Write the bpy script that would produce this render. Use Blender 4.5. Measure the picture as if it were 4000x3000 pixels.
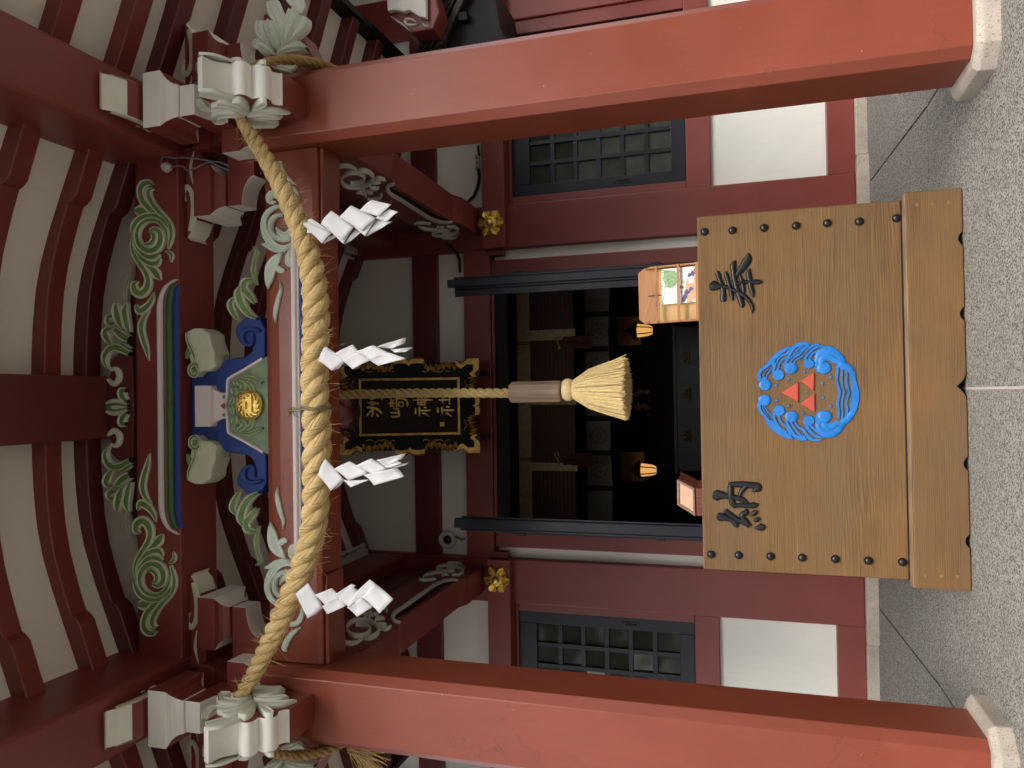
import bpy, bmesh, math, random
from mathutils import Vector, Matrix
random.seed(11)
sc = bpy.context.scene
for o in list(bpy.data.objects):
    bpy.data.objects.remove(o)
C0 = sc.collection
rad = math.radians

# ------------------------------------------------------------------ camera
# the photograph is a portrait shot stored on its side: the camera is rolled 90 degrees
FPX, PITCH, YAW, ROLL, CAMH = 2992.1, rad(17.249), rad(0.8876), rad(-1.1415), 1.0
FW = Vector((math.sin(YAW) * math.cos(PITCH), math.cos(YAW) * math.cos(PITCH), math.sin(PITCH)))
r0 = Vector((math.cos(YAW), -math.sin(YAW), 0)); u0 = r0.cross(FW)
RT = r0 * math.cos(ROLL) + u0 * math.sin(ROLL)
UP = u0 * math.cos(ROLL) - r0 * math.sin(ROLL)
CAM = Vector((0, 0, CAMH))
cd = bpy.data.cameras.new('camera'); cam = bpy.data.objects.new('camera', cd); C0.objects.link(cam)
cd.sensor_fit = 'HORIZONTAL'; cd.sensor_width = 36.0; cd.lens = FPX / 4000 * 36.0
cd.clip_start = 0.05; cd.clip_end = 500
M = Matrix((-UP, RT, -FW)).transposed().to_4x4(); M.translation = CAM
cam.matrix_world = M
sc.camera = cam

# ------------------------------------------------------------------ sky, sun, exposure
SUN_EL, SUN_AZ = rad(45), rad(168)          # azimuth measured from +Y towards +X
w = bpy.data.worlds.new('World'); sc.world = w; w.use_nodes = True
nt = w.node_tree; nt.nodes.clear()
wo = nt.nodes.new('ShaderNodeOutputWorld'); bg = nt.nodes.new('ShaderNodeBackground')
sky = nt.nodes.new('ShaderNodeTexSky'); sky.sky_type = 'NISHITA'; sky.sun_disc = False
sky.sun_elevation = SUN_EL; sky.sun_rotation = SUN_AZ
sky.air_density = 1.0; sky.dust_density = 4.0; sky.ozone_density = 1.0
hs = nt.nodes.new('ShaderNodeHueSaturation'); hs.inputs['Saturation'].default_value = 0.30
nt.links.new(sky.outputs[0], hs.inputs['Color']); nt.links.new(hs.outputs[0], bg.inputs[0])
bg.inputs[1].default_value = 0.15
nt.links.new(bg.outputs[0], wo.inputs[0])
sl = bpy.data.lights.new('sun', 'SUN'); sl.energy = 0.8; sl.angle = rad(50); sl.color = (1.0, 0.96, 0.9)
so = bpy.data.objects.new('sun', sl); C0.objects.link(so)
sd = Vector((math.sin(SUN_AZ) * math.cos(SUN_EL), math.cos(SUN_AZ) * math.cos(SUN_EL), math.sin(SUN_EL)))
so.rotation_euler = sd.to_track_quat('Z', 'Y').to_euler()
so.location = (3, -8, 12)
sc.view_settings.view_transform = 'Standard'; sc.view_settings.look = 'None'
sc.view_settings.exposure = 1.3; sc.view_settings.gamma = 1.0
sc.view_settings.use_curve_mapping = False
sc.cycles.max_bounces = 6; sc.cycles.diffuse_bounces = 4; sc.cycles.glossy_bounces = 3; sc.cycles.transmission_bounces = 2
sc.cycles.use_denoising = True; sc.cycles.caustics_reflective = False; sc.cycles.caustics_refractive = False
sc.cycles.use_adaptive_sampling = True; sc.cycles.adaptive_threshold = 0.02
sc.cycles.sample_clamp_indirect = 8.0

# ------------------------------------------------------------------ picture point -> point on a plane of the place
def S(x, y, Y=None, Z=None, X=None):
    d = FW + RT * ((1500 - y) / FPX) + UP * ((2000 - x) / FPX)
    if Y is not None: t = (Y - CAM.y) / d.y
    elif Z is not None: t = (Z - CAM.z) / d.z
    else: t = (X - CAM.x) / d.x
    return CAM + d * t
def crop(x0, y0, wsrc, wpx):
    k = wsrc / wpx
    return lambda a, b: (x0 + a * k, y0 + b * k)
XC = -0.035      # axis of the porch
XW = -0.07       # axis of the hall wall
YW = 6.6         # front of the hall wall posts

# ------------------------------------------------------------------ materials
MATS = {}
def nodes_of(name):
    m = bpy.data.materials.new(name); m.use_nodes = True
    n = m.node_tree.nodes; b = n['Principled BSDF']
    return m, m.node_tree, n, b
def rgb(c, k=1.0): return (min(1, c[0] * k), min(1, c[1] * k), min(1, c[2] * k), 1)
def coords(nt, scale=(1, 1, 1), src='Object', rot=(0, 0, 0)):
    tc = nt.nodes.new('ShaderNodeTexCoord'); mp = nt.nodes.new('ShaderNodeMapping')
    mp.inputs['Scale'].default_value = scale; mp.inputs['Rotation'].default_value = rot
    nt.links.new(tc.outputs[src], mp.inputs[0]); return mp.outputs[0]
def noise(nt, vec, scale, detail=5, rough=0.55, dist=0.0):
    t = nt.nodes.new('ShaderNodeTexNoise'); t.inputs['Scale'].default_value = scale
    t.inputs['Detail'].default_value = detail; t.inputs['Roughness'].default_value = rough
    t.inputs['Distortion'].default_value = dist
    nt.links.new(vec, t.inputs['Vector']); return t.outputs[0]
def ramp(nt, fac, stops):
    r = nt.nodes.new('ShaderNodeValToRGB'); e = r.color_ramp.elements
    while len(e) < len(stops): e.new(0.5)
    for i, (p, c) in enumerate(stops):
        e[i].position = p; e[i].color = c if len(c) == 4 else (*c, 1)
    nt.links.new(fac, r.inputs[0]); return r.outputs[0]
def mixc(nt, fac, a, b, mode='MIX'):
    m = nt.nodes.new('ShaderNodeMix'); m.data_type = 'RGBA'; m.blend_type = mode
    for s, v in ((0, fac), (6, a), (7, b)):
        if hasattr(v, 'links') or isinstance(v, bpy.types.NodeSocket): nt.links.new(v, m.inputs[s])
        else: m.inputs[s].default_value = v
    return m.outputs[2]
def bump(nt, b, h, strength, dist=0.01, prev=None):
    n = nt.nodes.new('ShaderNodeBump'); n.inputs['Strength'].default_value = strength
    n.inputs['Distance'].default_value = dist
    nt.links.new(h, n.inputs['Height'])
    if prev is not None: nt.links.new(prev, n.inputs['Normal'])
    nt.links.new(n.outputs[0], b.inputs['Normal']); return n.outputs[0]
def paint(name, c, rough=0.5, var=0.12, vs=2.5, bs=60, bstr=0.08, metal=0.0, spec=0.5, chips=None, streak=None, cs=14):
    m, nt, n, b = nodes_of(name)
    v = coords(nt)
    f = noise(nt, v, vs, 4, 0.6)
    colr = ramp(nt, f, [(0.3, rgb(c, 1 - var)), (0.7, rgb(c, 1 + var))])
    if streak:
        f2 = noise(nt, coords(nt, streak), 9, 4, 0.6)
        colr = mixc(nt, ramp(nt, f2, [(0.50, (0, 0, 0)), (0.85, (0.35, 0.35, 0.35))]), colr, rgb(c, 0.82))
    if chips:
        f3 = noise(nt, v, cs, 5, 0.7)
        k = ramp(nt, f3, [(chips[0], (0, 0, 0)), (chips[0] + 0.012, (1, 1, 1))])
        colr = mixc(nt, k, colr, (*chips[1], 1))
    nt.links.new(colr, b.inputs['Base Color'])
    rr = ramp(nt, f, [(0.25, (rough * 0.85,) * 3), (0.75, (min(1, rough * 1.2),) * 3)])
    nt.links.new(rr, b.inputs['Roughness'])
    b.inputs['Metallic'].default_value = metal
    b.inputs['Specular IOR Level'].default_value = spec
    if bstr: bump(nt, b, noise(nt, v, bs, 3), bstr, 0.004)
    MATS[name] = m; return m
def lacquer(name, c, rough, crack=True, spec=0.5):
    m, nt, n, b = nodes_of(name); b.inputs['Specular IOR Level'].default_value = spec
    v = coords(nt)
    f = noise(nt, v, 1.6, 5, 0.62)
    col = ramp(nt, f, [(0.28, rgb(c, 0.86)), (0.72, rgb(c, 1.14))])
    # vertical brush streaks and pale scuffs
    f2 = noise(nt, coords(nt, (26, 26, 1.2)), 2.0, 3, 0.6)
    col = mixc(nt, ramp(nt, f2, [(0.35, (0, 0, 0)), (0.75, (0.30, 0.30, 0.30))]), col, rgb(c, 0.80))
    f4 = noise(nt, v, 7, 6, 0.75)
    col = mixc(nt, ramp(nt, f4, [(0.60, (0, 0, 0)), (0.76, (0.40, 0.40, 0.40))]), col, rgb((c[0] * 1.25, c[1] * 1.8, c[2] * 1.9)))
    if crack:
        vo = nt.nodes.new('ShaderNodeTexVoronoi'); vo.feature = 'DISTANCE_TO_EDGE'
        vo.inputs['Scale'].default_value = 2.3
        wv = nt.nodes.new('ShaderNodeVectorMath'); wv.operation = 'ADD'
        nv = nt.nodes.new('ShaderNodeTexNoise'); nv.inputs['Scale'].default_value = 5; nv.inputs['Detail'].default_value = 6
        nt.links.new(v, nv.inputs['Vector'])
        sc_ = nt.nodes.new('ShaderNodeVectorMath'); sc_.operation = 'SCALE'; sc_.inputs['Scale'].default_value = 0.35
        nt.links.new(nv.outputs['Color'], sc_.inputs[0])
        nt.links.new(coords(nt, (0.55, 0.55, 1.25)), wv.inputs[0]); nt.links.new(sc_.outputs[0], wv.inputs[1])
        nt.links.new(wv.outputs[0], vo.inputs['Vector'])
        e = ramp(nt, vo.outputs['Distance'], [(0.0, (1, 1, 1)), (0.0045, (0, 0, 0))])
        g = ramp(nt, noise(nt, v, 1.1, 3), [(0.50, (0, 0, 0)), (0.60, (0.85, 0.85, 0.85))])
        k = mixc(nt, 1.0, e, g, 'MULTIPLY')
        col = mixc(nt, k, col, rgb(c, 0.45))
        ch = ramp(nt, noise(nt, v, 19, 5, 0.7), [(0.735, (0, 0, 0)), (0.742, (1, 1, 1))])
        col = mixc(nt, ch, col, (0.72, 0.62, 0.56, 1))
    nt.links.new(col, b.inputs['Base Color'])
    rr = ramp(nt, f, [(0.3, (rough * 0.85,) * 3), (0.7, (rough * 1.25,) * 3)])
    nt.links.new(rr, b.inputs['Roughness'])
    bump(nt, b, noise(nt, coords(nt, (1, 1, 0.3)), 30, 4, 0.7), 0.10, 0.005)
    MATS[name] = m; return m
def wood(name, dark, light, along=0, ring=9.0, fine=170, rough=0.6, bstr=0.3, figure=0.16, grey=None):
    """along: axis index the grain runs along"""
    m, nt, n, b = nodes_of(name)
    scl = [1.0, 1.0, 1.0]; scl[along] = 0.22
    v = coords(nt, tuple(scl))
    nz = nt.nodes.new('ShaderNodeTexNoise'); nz.inputs['Scale'].default_value = 2.6; nz.inputs['Detail'].default_value = 2
    nt.links.new(v, nz.inputs['Vector'])
    s1 = nt.nodes.new('ShaderNodeVectorMath'); s1.operation = 'SCALE'; s1.inputs['Scale'].default_value = figure * 4
    nt.links.new(nz.outputs['Color'], s1.inputs[0])
    ad = nt.nodes.new('ShaderNodeVectorMath'); ad.operation = 'ADD'
    nt.links.new(v, ad.inputs[0]); nt.links.new(s1.outputs[0], ad.inputs[1])
    wv = nt.nodes.new('ShaderNodeTexWave'); wv.wave_type = 'BANDS'; wv.bands_direction = 'Z' if along != 2 else 'X'
    wv.wave_profile = 'SAW'
    wv.inputs['Scale'].default_value = ring; wv.inputs['Distortion'].default_value = 1.2
    wv.inputs['Detail'].default_value = 3; wv.inputs['Detail Scale'].default_value = 2.0
    nt.links.new(ad.outputs[0], wv.inputs['Vector'])
    sf = [float(fine)] * 3; sf[along] = 4.0
    fn = noise(nt, coords(nt, tuple(sf)), 1.0, 5, 0.65)
    col = ramp(nt, wv.outputs['Fac'], [(0.0, rgb(light)), (0.75, rgb([0.55 * a + 0.45 * d for a, d in zip(light, dark)])), (0.97, rgb(dark))])
    col = mixc(nt, ramp(nt, fn, [(0.35, (0.75, 0.75, 0.75)), (0.6, (0, 0, 0))]), col, rgb(dark, 0.75))
    bs_ = [5.0, 5.0, 5.0]; bs_[along] = 0.9
    big = noise(nt, coords(nt, tuple(bs_)), 1.3, 4, 0.6)
    col = mixc(nt, ramp(nt, big, [(0.32, (0, 0, 0)), (0.70, (0.75, 0.75, 0.75))]), col, rgb(grey if grey else dark))
    big2 = noise(nt, coords(nt), 1.4, 3, 0.6)
    col = mixc(nt, ramp(nt, big2, [(0.45, (0, 0, 0)), (0.72, (0.55, 0.55, 0.55))]), col, rgb((light[0] * 1.12, light[1] * 0.98, light[2] * 0.72)))
    scr = noise(nt, coords(nt, tuple(v_ * 0.5 for v_ in sf)), 1.0, 3, 0.7)
    col = mixc(nt, ramp(nt, scr, [(0.66, (0, 0, 0)), (0.76, (0.5, 0.5, 0.5))]), col, rgb((light[0] * 1.55, light[1] * 1.65, light[2] * 1.8)))
    nt.links.new(col, b.inputs['Base Color'])
    b.inputs['Roughness'].default_value = rough
    b.inputs['Specular IOR Level'].default_value = 0.35
    nb = bump(nt, b, fn, bstr, 0.004)
    bump(nt, b, wv.outputs['Fac'], bstr * 0.6, 0.004, nb)
    MATS[name] = m; return m
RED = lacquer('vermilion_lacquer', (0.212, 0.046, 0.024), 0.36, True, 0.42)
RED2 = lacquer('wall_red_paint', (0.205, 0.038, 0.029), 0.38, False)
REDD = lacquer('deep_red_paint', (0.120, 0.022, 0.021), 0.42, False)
WHITE = paint('white_gesso', (0.84, 0.82, 0.75), 0.6, 0.04, 6, 80, 0.08)
GREENW = paint('pale_green_paint', (0.66, 0.69, 0.58), 0.6, 0.08, 8, 90, 0.10)
CREAM = paint('cream_green_paint', (0.60, 0.61, 0.46), 0.6, 0.07, 8, 90, 0.10)
NOSEW = paint('cream_white_paint', (0.78, 0.75, 0.64), 0.6, 0.06, 6, 80, 0.08)
GREEN = paint('leaf_green_paint', (0.125, 0.240, 0.068), 0.55, 0.22, 9, 90, 0.12)
GREEND = paint('dark_green_paint', (0.045, 0.115, 0.030), 0.55, 0.2, 9, 90, 0.12)
BLUE = paint('ultramarine_paint', (0.011, 0.040, 0.215), 0.6, 0.15, 7, 90, 0.12)
PINKW = paint('pinkish_white_paint', (0.70, 0.62, 0.60), 0.6, 0.05, 6, 90, 0.08)
BROWNP = paint('brown_line_paint', (0.14, 0.10, 0.07), 0.6, 0.15, 7, 90, 0.08)
PLASTER = paint('lime_plaster', (0.76, 0.75, 0.68), 0.85, 0.06, 1.1, 60, 0.16, streak=(3, 3, 0.35))
CEILP = paint('ceiling_plaster', (0.82, 0.77, 0.66), 0.9, 0.05, 1.1, 90, 0.10)
BLACK = paint('black_lacquer', (0.010, 0.012, 0.020), 0.36, 0.25, 5, 50, 0.15, spec=0.35, chips=(0.70, (0.10, 0.085, 0.075)))
BLACKD = paint('black_timber', (0.010, 0.008, 0.009), 0.55, 0.3, 5, 50, 0.15, spec=0.25)
IRON = paint('black_iron', (0.008, 0.008, 0.009), 0.28, 0.2, 12, 70, 0.25, spec=0.4)
GOLD = paint('gold_leaf', (0.86, 0.63, 0.18), 0.30, 0.12, 16, 60, 0.15, metal=0.9)
GOLDW = paint('worn_gold_leaf', (0.54, 0.33, 0.09), 0.38, 0.35, 16, 60, 0.3, metal=0.75, chips=(0.62, (0.05, 0.03, 0.02)), cs=30)
GRANITE = paint('granite', (0.40, 0.345, 0.285), 0.75, 0.16, 5, 150, 0.5, chips=(0.585, (0.17, 0.145, 0.12)), cs=130)
PAPER = paint('white_paper', (0.74, 0.74, 0.76), 0.75, 0.01, 3, 200, 0.02)
STRAW = None
def _thin(m):
    nt = m.node_tree; b = nt.nodes['Principled BSDF']; out = [n for n in nt.nodes if n.type == 'OUTPUT_MATERIAL'][0]
    t = nt.nodes.new('ShaderNodeBsdfTranslucent'); t.inputs[0].default_value = (0.8, 0.78, 0.74, 1)
    x = nt.nodes.new('ShaderNodeMixShader'); x.inputs[0].default_value = 0.30
    nt.links.new(b.outputs[0], x.inputs[1]); nt.links.new(t.outputs[0], x.inputs[2]); nt.links.new(x.outputs[0], out.inputs[0])
SHIDE = paint('streamer_paper', (0.78, 0.78, 0.80), 0.75, 0.02, 3, 90, 0.05); _thin(SHIDE)
BOXW = wood('weathered_cedar', (0.095, 0.050, 0.019), (0.215, 0.120, 0.046), 0, 24.0, 210, 0.62, 0.6, 0.06, grey=(0.165, 0.097, 0.042))
BASEW = wood('cedar_plinth', (0.098, 0.051, 0.020), (0.205, 0.112, 0.044), 0, 30.0, 260, 0.62, 0.40, 0.03, grey=(0.160, 0.093, 0.042))
RACKW = wood('varnished_cypress', (0.33, 0.135, 0.045), (0.52, 0.255, 0.095), 0, 9.0, 160, 0.45, 0.12, 0.1)
RACKB = wood('pale_cypress_ply', (0.55, 0.33, 0.12), (0.70, 0.46, 0.20), 0, 6.0, 160, 0.5, 0.08, 0.1)
GRIPW = wood('weathered_grip_wood', (0.17, 0.115, 0.085), (0.40, 0.30, 0.225), 2, 12.0, 160, 0.65, 0.4, 0.1)
SMALLW = wood('old_red_box_wood', (0.11, 0.028, 0.018), (0.27, 0.075, 0.045), 2, 14.0, 160, 0.45, 0.2, 0.1)
BLUEL = paint('blue_enamel', (0.005, 0.150, 0.47), 0.42, 0.16, 14, 45, 0.35)
REDL = paint('vermilion_enamel', (0.46, 0.065, 0.040), 0.36, 0.08, 9, 70, 0.15)
KANJI = paint('black_enamel', (0.007, 0.007, 0.008), 0.30, 0.15, 18, 55, 0.3, spec=0.35)
STEELW = paint('white_enamel_steel', (0.52, 0.49, 0.45), 0.45, 0.06, 5, 60, 0.05)
CABLE = paint('grey_cable', (0.17, 0.16, 0.16), 0.5, 0.1, 5, 60, 0.0)
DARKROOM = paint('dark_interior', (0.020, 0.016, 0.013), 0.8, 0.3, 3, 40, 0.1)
BROCADE = paint('gold_brown_brocade', (0.58, 0.43, 0.25), 0.8, 0.25, 22, 180, 0.3)
MISU = paint('reed_blind', (0.085, 0.038, 0.030), 0.7, 0.25, 12, 120, 0.2)
TASSELR = paint('crimson_silk', (0.14, 0.045, 0.035), 0.7, 0.25, 30, 150, 0.2)
CLOTH = paint('undyed_cotton', (0.42, 0.39, 0.33), 0.9, 0.06, 5, 180, 0.15)
INK = paint('ink_black', (0.02, 0.02, 0.02), 0.7, 0.1, 5, 50, 0.0)
DULLG = paint('tarnished_gilt', (0.10, 0.06, 0.02), 0.5, 0.3, 16, 60, 0.2, metal=0.6)
PLAQUE = wood('dark_plaque_board', (0.013, 0.004, 0.004), (0.026, 0.009, 0.008), 2, 8.0, 120, 0.7, 0.1, 0.1)
COPPER = paint('bell_copper', (0.13, 0.045, 0.04), 0.3, 0.2, 6, 60, 0.1, metal=0.7)
TWINE = paint('green_twine', (0.16, 0.16, 0.085), 0.9, 0.2, 30, 120, 0.2)
def ground_mat():
    m, nt, n, b = nodes_of('exposed_aggregate')
    v = coords(nt)
    vo = nt.nodes.new('ShaderNodeTexVoronoi'); vo.inputs['Scale'].default_value = 118
    vo.inputs['Randomness'].default_value = 1.0
    nt.links.new(v, vo.inputs['Vector'])
    sep = nt.nodes.new('ShaderNodeSeparateColor'); nt.links.new(vo.outputs['Color'], sep.inputs[0])
    peb = ramp(nt, sep.outputs[0], [(0.0, (0.020, 0.021, 0.019)), (0.35, (0.065, 0.065, 0.058)), (0.6, (0.20, 0.188, 0.165)), (0.8, (0.125, 0.115, 0.098)), (1.0, (0.36, 0.345, 0.31))])
    k = ramp(nt, vo.outputs['Distance'], [(0.46, (0, 0, 0)), (0.62, (1, 1, 1))])
    col = mixc(nt, k, peb, (0.31, 0.297, 0.262, 1))
    big = noise(nt, v, 0.9, 6, 0.65)
    col = mixc(nt, ramp(nt, big, [(0.3, (0, 0, 0)), (0.75, (0.45, 0.45, 0.45))]), col, (0.13, 0.115, 0.10, 1))
    nt.links.new(col, b.inputs['Base Color']); b.inputs['Roughness'].default_value = 0.75
    b.inputs['Specular IOR Level'].default_value = 0.3
    bump(nt, b, vo.outputs['Distance'], 0.6, 0.006)
    MATS['exposed_aggregate'] = m; return m
AGG = ground_mat()
def straw_mat(name, c1, c2, c3, ang, across, along):
    m, nt, n, b = nodes_of(name)
    v = coords(nt, (1, 1, 1), 'UV', (0, 0, ang))
    mp = nt.nodes.new('ShaderNodeMapping'); mp.inputs['Scale'].default_value = (along, across, 1)
    nt.links.new(v, mp.inputs[0])
    f = noise(nt, mp.outputs[0], 1.0, 4, 0.6)
    col = ramp(nt, f, [(0.34, rgb(c3)), (0.44, rgb(c1)), (0.60, rgb(c2)), (0.8, rgb(c2, 1.15))])
    ob = noise(nt, coords(nt), 5, 5)
    col = mixc(nt, ramp(nt, ob, [(0.35, (0, 0, 0)), (0.75, (0.35, 0.35, 0.35))]), col, rgb(c1, 0.8))
    nt.links.new(col, b.inputs['Base Color']); b.inputs['Roughness'].default_value = 0.7
    b.inputs['Specular IOR Level'].default_value = 0.25
    bump(nt, b, f, 0.8, 0.006)
    MATS[name] = m; return m
STRAW = straw_mat('rice_straw', (0.54, 0.37, 0.155), (0.70, 0.53, 0.265), (0.17, 0.095, 0.032), rad(38), 150, 7)
HEMP = straw_mat('hemp_rope', (0.56, 0.39, 0.15), (0.70, 0.53, 0.25), (0.33, 0.20, 0.065), rad(25), 420, 14)
MANILA = straw_mat('old_manila', (0.37, 0.22, 0.075), (0.46, 0.30, 0.12), (0.13, 0.075, 0.025), rad(25), 420, 14)
FIBRE = paint('cut_straw', (0.62, 0.45, 0.185), 0.7, 0.18, 40, 100, 0.1)
HEMPF = paint('pale_hemp_fibre', (0.82, 0.64, 0.31), 0.65, 0.12, 40, 100, 0.1)
def glass_mat(name, tint, rough=0.06):
    m, nt, n, b = nodes_of(name)
    v = coords(nt)
    f = noise(nt, v, 9, 8, 0.7)
    nt.links.new(ramp(nt, f, [(0.3, rgb(tint, 0.7)), (0.7, rgb(tint, 1.3))]), b.inputs['Base Color'])
    b.inputs['Roughness'].default_value = rough; b.inputs['Specular IOR Level'].default_value = 0.55
    bump(nt, b, noise(nt, v, 3, 2), 0.03, 0.01)
    MATS[name] = m; return m
PANE = glass_mat('old_window_glass', (0.028, 0.032, 0.022))
PANER = glass_mat('reflection_tinted_glass', (0.062, 0.067, 0.053))  # pale reflection and curtains behind the panes put into the base colour
def emit_mat(name, c, s):
    m, nt, n, b = nodes_of(name)
    b.inputs['Base Color'].default_value = rgb(c); b.inputs['Emission Color'].default_value = rgb(c)
    b.inputs['Emission Strength'].default_value = s
    MATS[name] = m; return m
LAMP = emit_mat('lit_lantern_paper', (1.0, 0.50, 0.13), 0.32)
LAMPB = emit_mat('warm_lit_wood', (0.9, 0.33, 0.05), 0.04)

# ------------------------------------------------------------------ objects
def root(name, loc, label, cat, group=None, kind=None):
    o = bpy.data.objects.new(name, None); C0.objects.link(o); o.location = loc
    o.empty_display_size = 0.1
    o['label'] = label; o['category'] = cat
    if group: o['group'] = group
    if kind: o['kind'] = kind
    return o
class MB:
    def __init__(s): s.v = []; s.f = []; s.m = []; s.uv = None
    def add(s, vs, fs, mi=0):
        k = len(s.v); s.v += [tuple(p) for p in vs]
        for i, f in enumerate(fs):
            s.f.append([k + a for a in f]); s.m.append(mi if isinstance(mi, int) else mi[i])
    def box(s, x0, x1, y0, y1, z0, z1, mi=0):
        s.add([(x0, y0, z0), (x1, y0, z0), (x1, y1, z0), (x0, y1, z0), (x0, y0, z1), (x1, y0, z1), (x1, y1, z1), (x0, y1, z1)],
              [(0, 3, 2, 1), (4, 5, 6, 7), (0, 1, 5, 4), (1, 2, 6, 5), (2, 3, 7, 6), (3, 0, 4, 7)], mi)
    def prism(s, poly, to3, c0, c1, mi=0, side=None):
        n = len(poly)
        vs = [to3(a, b, c0) for a, b in poly] + [to3(a, b, c1) for a, b in poly]
        fs = [list(range(n))[::-1], list(range(n, 2 * n))] + [(i, (i + 1) % n, n + (i + 1) % n, n + i) for i in range(n)]
        if side is None: s.add(vs, fs, mi)
        else: s.add(vs, fs, [mi, mi] + [side] * n)
    def loft(s, rings, closed=True, caps=True, mi=0, colmi=None):
        n = len(rings[0]); vs = [p for r in rings for p in r]; fs = []; ms = []
        for i in range(len(rings) - 1):
            for j in range(n if closed else n - 1):
                a = i * n + j; b = i * n + (j + 1) % n
                fs.append((a, b, b + n, a + n)); ms.append(colmi[j] if colmi else mi)
        if caps and closed:
            fs.append(list(range(n))[::-1]); ms.append(mi)
            fs.append([(len(rings) - 1) * n + j for j in range(n)]); ms.append(mi)
        s.add(vs, fs, ms)
    def tube(s, pts, r, n=6, mi=0, r1=None):
        pts = [Vector(p) for p in pts]; rings = []
        up = Vector((0.3, 0.2, 1)).normalized()
        for i, p in enumerate(pts):
            t = (pts[min(i + 1, len(pts) - 1)] - pts[max(i - 1, 0)]).normalized()
            a = t.cross(up)
            if a.length < 1e-3: a = t.cross(Vector((1, 0, 0)))
            a.normalize(); b = t.cross(a)
            q = r if r1 is None else r + (r1 - r) * i / (len(pts) - 1)
            rings.append([p + (a * math.cos(2 * math.pi * j / n) + b * math.sin(2 * math.pi * j / n)) * q for j in range(n)])
        s.loft(rings, True, True, mi)
    def lathe(s, c, axis, prof, n=20, mi=0):
        """prof: list of (radius, distance along axis)"""
        ax = Vector(axis).normalized(); a = ax.orthogonal().normalized(); b = ax.cross(a)
        c = Vector(c)
        rings = [[c + ax * h + (a * math.cos(2 * math.pi * j / n) + b * math.sin(2 * math.pi * j / n)) * max(r, 1e-4) for j in range(n)] for r, h in prof]
        s.loft(rings, True, True, mi)
    def build(s, name, mats, parent=None, bevel=0.0, smooth=None, seg=2, loc=None, fix=True):
        me = bpy.data.meshes.new(name)
        vs = s.v if loc is None else [(p[0] - loc[0], p[1] - loc[1], p[2] - loc[2]) for p in s.v]
        me.from_pydata(vs, [], s.f)
        if not isinstance(mats, (list, tuple)): mats = [mats]
        for m in mats: me.materials.append(m)
        me.polygons.foreach_set('material_index', s.m)
        if fix:
            bm = bmesh.new(); bm.from_mesh(me); bmesh.ops.recalc_face_normals(bm, faces=bm.faces); bm.to_mesh(me); bm.free()
        if s.uv is not None:
            l = me.uv_layers.new(name='UVMap')
            for p in me.polygons:
                for li in p.loop_indices: l.data[li].uv = s.uv[me.loops[li].vertex_index]
        if smooth is not None:
            me.shade_smooth(); me.set_sharp_from_angle(angle=rad(smooth))
        me.update()
        o = bpy.data.objects.new(name, me); C0.objects.link(o)
        if loc is not None: o.location = loc
        if parent is not None: attach(o, parent)
        if bevel:
            md = o.modifiers.new('bevel', 'BEVEL'); md.width = bevel; md.segments = seg; md.limit_method = 'ANGLE'
            md.angle_limit = rad(35)
        return o
def world_loc(o):
    p = Vector(o.location)
    return p if o.parent is None else p      # meshes and empties carry world coordinates through the parent inverse
def attach(o, p):
    o.parent = p
    o.matrix_parent_inverse = pmat(p).inverted()
def pmat(p):
    m = Matrix.Translation(p.location)
    return m if p.parent is None else pmat(p.parent) @ p.matrix_parent_inverse @ m
def dup(o, loc, parent):
    c = o.copy(); C0.objects.link(c); c.location = loc
    attach(c, parent); return c
def tag(o, label, cat, group=None, kind=None):
    o['label'] = label; o['category'] = cat
    if group: o['group'] = group
    if kind: o['kind'] = kind
    return o
def XZ(Yf, sgn=-1): return lambda a, b, c: (a, Yf + sgn * c, b)       # plane facing the viewer; c = proud height
def YZ(Xf, sgn=1): return lambda a, b, c: (Xf + sgn * c, a, b)
def XY(Zf): return lambda a, b, c: (a, b, Zf + c)
def mirx(fn, xc=None): 
    x2 = 2 * (XC if xc is None else xc)
    return lambda a, b, c: (x2 - fn(a, b, c)[0],) + tuple(fn(a, b, c)[1:])
def catmull(pts, n=5):
    P = [pts[0]] + list(pts) + [pts[-1]]; out = []
    for i in range(1, len(P) - 2):
        p0, p1, p2, p3 = P[i - 1], P[i], P[i + 1], P[i + 2]
        for k in range(n):
            t = k / n
            out.append(tuple(0.5 * (2 * b + (c - a) * t + (2 * a - 5 * b + 4 * c - d) * t * t + (3 * b - a - 3 * c + d) * t ** 3)
                             for a, b, c, d in zip(p0, p1, p2, p3)))
    out.append(tuple(pts[-1])); return out
LEAF = ([-1, -0.97, -0.75, -0.50, -0.25, 0, 0.25, 0.50, 0.75, 0.97, 1], [0, 0.75, 1.0, 0.72, 0.88, 0.95, 0.88, 0.72, 1.0, 0.75, 0])
ROUND = ([-1, -0.93, -0.72, -0.35, 0, 0.35, 0.72, 0.93, 1], [0, 0.45, 0.82, 0.98, 1.0, 0.98, 0.82, 0.45, 0])
FLATP = ([-1, -0.94, -0.82, 0, 0.82, 0.94, 1], [0, 0.75, 1.0, 1.0, 1.0, 0.75, 0])
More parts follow.
